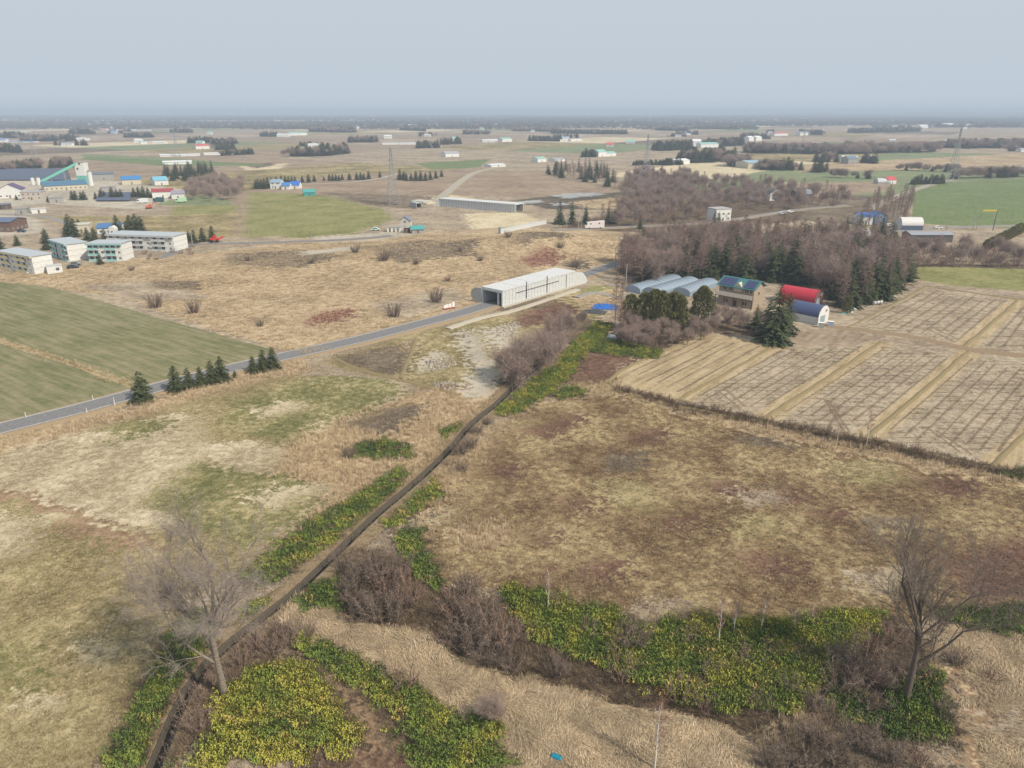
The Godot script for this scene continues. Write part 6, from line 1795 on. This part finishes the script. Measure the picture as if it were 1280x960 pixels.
func build_far():
	rng.seed = 71
	for q in [[Vector2(356.4, -1124.2), Vector2(489.9, -1103.3), 60, 15, 0.3], [Vector2(489.9, -1103.3), Vector2(666.3, -1168.3), 60, 15, 0.08], [Vector2(741.8, -1267.5), Vector2(1060.0, -1323.6), 60, 15, 0.3], [Vector2(968.0, -2150.3), Vector2(1239.5, -2314.3), 60, 13, 0.8], [Vector2(1684.0, -3073.7), Vector2(2216.8, -3417.7), 80, 15, 0.7], [Vector2(-315.3, -1045.1), Vector2(-289.82, -1045.1), 20, 14, 0.3], [Vector2(-289.82, -1045.1), Vector2(-264.52, -1063.8), 20, 14, 0.8], [Vector2(-264.52, -1063.8), Vector2(-248.32, -1124.2), 20, 16, 0.8], [Vector2(-324.8, -1506.5), Vector2(-279.09, -1525.6), 30, 13, 0.7], [Vector2(-162.08, -1281.1), Vector2(-128.32, -1295.0), 25, 13, 0.9], [Vector2(-131.30, -1417.6), Vector2(-100.82, -1451.9), 25, 13, 0.8], [Vector2(36.66, -1585.9), Vector2(101.99, -1565.3), 30, 11, 0.9],
			[Vector2(110.61, -2112.8), Vector2(308.0, -2041.6), 40, 12, 0.9], [Vector2(0.00, -2359.2), Vector2(142.57, -2271.0), 120, 12, 0.4], [Vector2(96.78, -1027.0), Vector2(119.47, -1045.1), 20, 11, 1.0], [Vector2(228.96, -1191.6), Vector2(295.92, -1241.2), 40, 15, 0.9], [Vector2(215.81, -915.7), Vector2(278.69, -945.0), 60, 16, 0.75], [Vector2(141.34, -874.9), Vector2(181.16, -888.1), 8, 6, 1.0], [Vector2(176.67, -874.9), Vector2(202.86, -888.1), 10, 8, 1.0], [Vector2(341.7, -1323.6), Vector2(422.9, -1384.8), 40, 15, 0.9], [Vector2(285.34, -792.2), Vector2(308.0, -803.1), 20, 14, 0.9], [Vector2(245.79, -849.6), Vector2(275.24, -874.9), 30, 13, 0.5], [Vector2(269.47, -803.1), Vector2(294.79, -814.2), 20, 11, 0.3], [Vector2(312.6, -771.3), Vector2(326.6, -781.6), 15, 12, 0.8], [Vector2(342.9, -643.2), Vector2(379.4, -650.5), 8, 8, 1.0],
			[Vector2(305.5, -714.6), Vector2(335.7, -697.4), 7, 9, 0.1], [Vector2(410.6, -803.1), Vector2(460.6, -771.3), 8, 9, 0.2], [Vector2(410.3, -697.4), Vector2(510.2, -723.5), 9, 11, 0.25], [Vector2(375.1, -930.1), Vector2(399.8, -930.1), 20, 12, 0.5], [Vector2(427.7, -915.7), Vector2(440.5, -901.7), 20, 12, 0.8], [Vector2(-789.6, -1168.3), Vector2(-750.5, -1145.8), 20, 13, 0.9], [Vector2(-1036.7, -1607.1), Vector2(-960.7, -1565.3), 30, 14, 0.6], [Vector2(-958.2, -1585.9), Vector2(-925.2, -1607.1), 30, 14, 0.8], [Vector2(-1207.7, -1798.8), Vector2(-1136.5, -1746.8), 30, 14, 0.9], [Vector2(-924.6, -1798.8), Vector2(-852.9, -1798.8), 30, 12, 0.8], [Vector2(-633.8, -1487.8), Vector2(-591.5, -1487.8), 30, 12, 0.7], [Vector2(-551.2, -1384.8), Vector2(-534.7, -1451.9), 30, 12, 0.7], [Vector2(-481.2, -1215.9), Vector2(-460.9, -1241.2), 20, 12, 0.9], [Vector2(-410.8, -1063.8), Vector2(-378.0, -1103.3), 12, 9, 0.8],
			[Vector2(-1227.8, -2112.8), Vector2(-1133.4, -2041.6), 30, 14, 0.9], [Vector2(-612.4, -1854.0), Vector2(-573.5, -1854.0), 20, 13, 0.7], [Vector2(-605.9, -2271.0), Vector2(-458.3, -2189.1), 60, 14, 0.6], [Vector2(-359.3, -2454.5), Vector2(-271.43, -2359.2), 40, 12, 0.8], [Vector2(769.9, -2041.6), Vector2(807.1, -1975.1), 30, 14, 0.6], [Vector2(531.6, -1746.8), Vector2(570.3, -1697.6), 30, 13, 0.6], [Vector2(461.9, -2454.5), Vector2(542.9, -2359.2), 40, 12, 0.6], [Vector2(-537.6, -814.2), Vector2(-499.0, -837.5), 25, 12, 0.4], [Vector2(-540.3, -792.2), Vector2(-521.8, -803.1), 30, 11, 0.2], [Vector2(669.4, -2669.9), Vector2(761.8, -2557.7), 60, 13, 0.6], [Vector2(-128.31, -2041.6), Vector2(-59.88, -2041.6), 30, 12, 0.7], [Vector2(-985.3, -2189.1), Vector2(-928.0, -2189.1), 40, 12, 0.8]]:
		grove(q[0], q[1], q[2], q[3], q[4], "windbreak grove on the far plain")
	# belts towards the horizon
	var places := []
	var tints := []
	for i in 260:
		var d := 2600.0 + pow(rng.randf(), 1.2) * 6600.0
		var x := rng.randf_range(-1.0, 1.0) * (d * 0.8)
		var run := rng.randf_range(200.0, 1100.0) * (1.0 + d / 9000.0)
		var ang := rng.randf_range(-0.18, 0.18)
		var h := rng.randf_range(9.0, 16.0)
		for k in int(run / 14.0):
			var p := Vector2(x, -d) + Vector2(cos(ang), sin(ang)) * (k * 14.0 - run * 0.5) + Vector2(rng.randfn() * 6.0, rng.randfn() * 14.0)
			var f := h * rng.randf_range(0.6, 1.15)
			places.append(Transform3D(Basis(Vector3.UP, rng.randf() * TAU).scaled(Vector3(f * 0.9, f, f * 0.9)), Vector3(p.x, 0, p.y)))
			tints.append(lin(66, 74, 60, rng.randf_range(0.7, 1.3)).lerp(lin(112, 98, 92), rng.randf() * 0.8))
	var c := Shape.new()
	for i in 60:
		var an := rng.randf() * TAU
		var r := 0.75 * sqrt(rng.randf())
		var p := Vector3(cos(an) * r, rng.randf() * (1.0 - r * 0.6) * 0.85, sin(an) * r)
		var e := rdir() * 0.22
		c.tri(p - e, p + Vector3(0, 0.3, 0), p + e)
	multi("distant_woodland", "bluish woods merging along the horizon", c.mesh(), places, tints, leafy())
	# distant town, too far to count
	places = []
	tints = []
	for i in 700:
		var d := 3000.0 + rng.randf() * 6500.0
		var x := rng.randf_range(-0.95, 0.95) * d * 0.75
		if x > -d * 0.28 and rng.randf() < 0.7: continue
		var w := rng.randf_range(8, 26)
		places.append(Transform3D(Basis(Vector3.UP, rng.randf_range(-0.5, 0.5)).scaled(Vector3(w, rng.randf_range(4, 9), rng.randf_range(8, 14))), Vector3(x, 0, -d)))
		tints.append(lin(200, 202, 204, rng.randf_range(0.4, 1.05)))
	c = Shape.new()
	c.extrude([Vector2(-0.5, 0), Vector2(0.5, 0), Vector2(0.5, 0.7), Vector2(0, 1), Vector2(-0.5, 0.7)], -0.5, 0.5)
	multi("distant_town", "pale specks of a distant town along the horizon", c.mesh(), places, tints, leafy())
	# farmsteads one can tell apart
	var white := mat(214, 216, 216, 0.85, 0.0)
	var roofs := {"white": mat(206, 210, 214, 0.6, 0.0), "grey": mat(150, 156, 164, 0.6, 0.0), "turquoise": mat(134, 178, 172, 0.6, 0.0), "red": mat(186, 90, 88, 0.6, 0.0), "blue": mat(96, 140, 190, 0.6, 0.0)}
	for q in [[Vector2(-1434.8, -2229.3), Vector2(-1411.4, -2229.3), 3.5, "white", "white hall"], [Vector2(-1252.9, -2405.9), Vector2(-1232.8, -2405.9), 4, "white", "white hall"], [Vector2(-1230.3, -2405.9), Vector2(-1187.5, -2405.9), 4, "white", "long white hall"], [Vector2(-1182.5, -2405.9), Vector2(-1139.7, -2405.9), 4, "grey", "long grey hall"], [Vector2(-920.2, -1607.1), Vector2(-901.6, -1607.1), 6, "white", "white farm shed"], [Vector2(-917.0, -1628.8), Vector2(-906.8, -1628.8), 5, "turquoise", "pale green farm shed"], [Vector2(-1026.5, -1525.6), Vector2(-1015.3, -1525.6), 7, "blue", "farmhouse"], [Vector2(-1198.2, -1798.8), Vector2(-1185.0, -1798.8), 6, "turquoise", "farm shed"], [Vector2(-1010.5, -1525.6), Vector2(-956.0, -1525.6), 2.4, "blue", "plastic tunnel range"], [Vector2(-738.6, -1487.8), Vector2(-726.1, -1487.8), 8, "white", "bright white farmhouse"], [Vector2(-708.8, -1451.9), Vector2(-699.9, -1458.9), 5, "turquoise", "farm shed"], [Vector2(-695.7, -1469.6), Vector2(-671.0, -1469.6), 4, "white", "farm shed"],
			[Vector2(-522.5, -1254.2), Vector2(-505.2, -1267.5), 7, "red", "farm shed"], [Vector2(-411.4, -888.1), Vector2(-383.0, -901.7), 4, "white", "long low white shed"], [Vector2(-486.7, -1045.1), Vector2(-439.0, -1063.8), 3, "white", "long pale greenhouse range"], [Vector2(-441.1, -1083.2), Vector2(-396.6, -1103.3), 3, "white", "pale greenhouse range"], [Vector2(-571.6, -1854.0), Vector2(-542.4, -1854.0), 7, "white", "white hall"], [Vector2(-566.2, -1943.4), Vector2(-529.8, -1975.1), 8, "turquoise", "turquoise hall"], [Vector2(-283.65, -1063.8), Vector2(-263.45, -1073.4), 3, "white", "low white sheds"], [Vector2(-289.16, -1721.8), Vector2(-272.90, -1721.8), 8, "white", "white silo house"], [Vector2(-241.71, -1417.6), Vector2(-181.15, -1434.5), 3, "white", "long white greenhouse range"], [Vector2(-136.51, -1295.0), Vector2(-121.42, -1309.2), 4, "grey", "farm shed"], [Vector2(-121.74, -1565.3), Vector2(-109.13, -1573.5), 9, "turquoise", "tall pale green barn"], [Vector2(-91.03, -1036.0), Vector2(-73.01, -1045.1), 7, "grey", "pale barn"], [Vector2(-59.35, -1525.6), Vector2(-35.29, -1525.6), 5, "white", "farm shed"],
			[Vector2(-55.93, -1565.3), Vector2(-23.33, -1585.9), 4, "white", "long farm shed"], [Vector2(-19.49, -1545.2), Vector2(0.00, -1565.3), 8, "turquoise", "barn"], [Vector2(98.70, -1565.3), Vector2(115.16, -1565.3), 5, "white", "farm shed"], [Vector2(123.32, -1585.9), Vector2(148.58, -1607.1), 4, "white", "farm shed"], [Vector2(119.47, -1045.1), Vector2(131.67, -1054.4), 9, "turquoise", "turquoise barn"], [Vector2(131.67, -1054.4), Vector2(146.33, -1063.8), 6, "turquoise", "white barn"], [Vector2(31.59, -930.1), Vector2(42.77, -937.5), 6, "turquoise", "shed by the plain road"], [Vector2(54.13, -945.0), Vector2(66.69, -952.6), 4, "grey", "shed by the plain road"], [Vector2(-23.50, -849.6), Vector2(-7.33, -862.0), 3, "white", "low sheds by the plain road"], [Vector2(322.2, -1353.6), Vector2(336.5, -1353.6), 12, "white", "white house"], [Vector2(325.6, -1309.2), Vector2(359.8, -1323.6), 8, "turquoise", "pale hall"], [Vector2(194.37, -888.1), Vector2(212.59, -901.7), 6, "white", "white hall beside the dark hedge"], [Vector2(493.3, -1585.9), Vector2(505.9, -1594.3), 10, "white", "white house"], [Vector2(510.9, -1594.3), Vector2(526.8, -1607.1), 10, "white", "white house"],
			[Vector2(410.3, -1417.6), Vector2(437.8, -1434.5), 6, "white", "house"], [Vector2(657.6, -1912.6), Vector2(702.7, -1943.4), 8, "red", "barn"], [Vector2(733.2, -1943.4), Vector2(758.4, -1955.9), 9, "grey", "house"], [Vector2(782.5, -2007.8), Vector2(808.8, -2021.2), 9, "blue", "house"], [Vector2(2011.7, -4931.2), Vector2(2169.6, -5011.7), 6, "white", "very long hall"], [Vector2(1454.2, -2729.7), Vector2(1502.7, -2766.9), 12, "white", "white hall"], [Vector2(1569.5, -2857.7), Vector2(1628.1, -2898.5), 9, "blue", "hall"], [Vector2(1715.0, -3043.1), Vector2(1770.7, -3073.7), 12, "white", "hall"], [Vector2(421.6, -960.3), Vector2(439.9, -960.3), 6, "white", "house in the grove"], [Vector2(456.2, -960.3), Vector2(462.4, -960.3), 7, "white", "white house"], [Vector2(1825.9, -3153.1), Vector2(1934.6, -3186.0), 7, "white", "long hall"], [Vector2(-557.9, -2669.9), Vector2(-512.1, -2693.5), 7, "white", "hall"], [Vector2(-406.8, -2998.2), Vector2(-371.1, -3013.0), 8, "white", "hall"]]:
		var gap: float = q[0].distance_to(q[1])
		house("farm_building", "small %s with %s roof on the far plain" % [q[4], q[3]], "farm building", q[0], q[1], minf(gap, 14.0), q[2] * 0.7, q[2], white, roofs[q[3]], true, 0, "farm buildings on the far plain")
	for i in 46:
		var d := rng.randf_range(1150.0, 3400.0)
		var p := Vector2(rng.randf_range(-0.72, 0.72) * d, -d)
		var w := rng.randf_range(8.0, 20.0)
		var kind: String = roofs.keys()[rng.randi() % 5]
		house("farm_building", "small house with %s roof on the far plain" % kind, "farm building", p, p + Vector2(w, rng.randf_range(-3, 3)), 9.0, 3.4, rng.randf_range(4.5, 7.0), white, roofs[kind], true, 0, "farm buildings on the far plain")
		if i % 2 == 0: grove(p + Vector2(-w, -14), p + Vector2(w * 2.0, -14), 8.0, rng.randf_range(8.0, 12.0), rng.randf_range(0.3, 1.0), "farmstead trees on the far plain")
	# low hills at the edge of the plain
	var s := Shape.new()
	var f := FastNoiseLite.new()
	f.seed = 15
	f.frequency = 0.00035
	var n := 90
	for i in n + 1:
		var x := lerpf(1800.0, 7900.0, float(i) / n)
		var hh := (48.0 + 40.0 * f.get_noise_2d(x, 0.0)) * smoothstep(1800.0, 4600.0, x)
		s.put(Vector3(x, -2, -8700), Vector3(0, 0.5, 0.86))
		s.put(Vector3(x, hh, -9100), Vector3(0, 0.9, 0.4))
		s.put(Vector3(x, -2, -9480), Vector3(0, 0.6, -0.8))
	for i in n:
		for j in 2:
			var k := i * 3 + j
			s.ix.append_array(PackedInt32Array([k, k + 1, k + 4, k, k + 4, k + 3]))
	struct("hills", s.mesh(), mat(98, 98, 84, 0.95, 0.0)).set_meta("label", "low wooded hills at the edge of the plain")
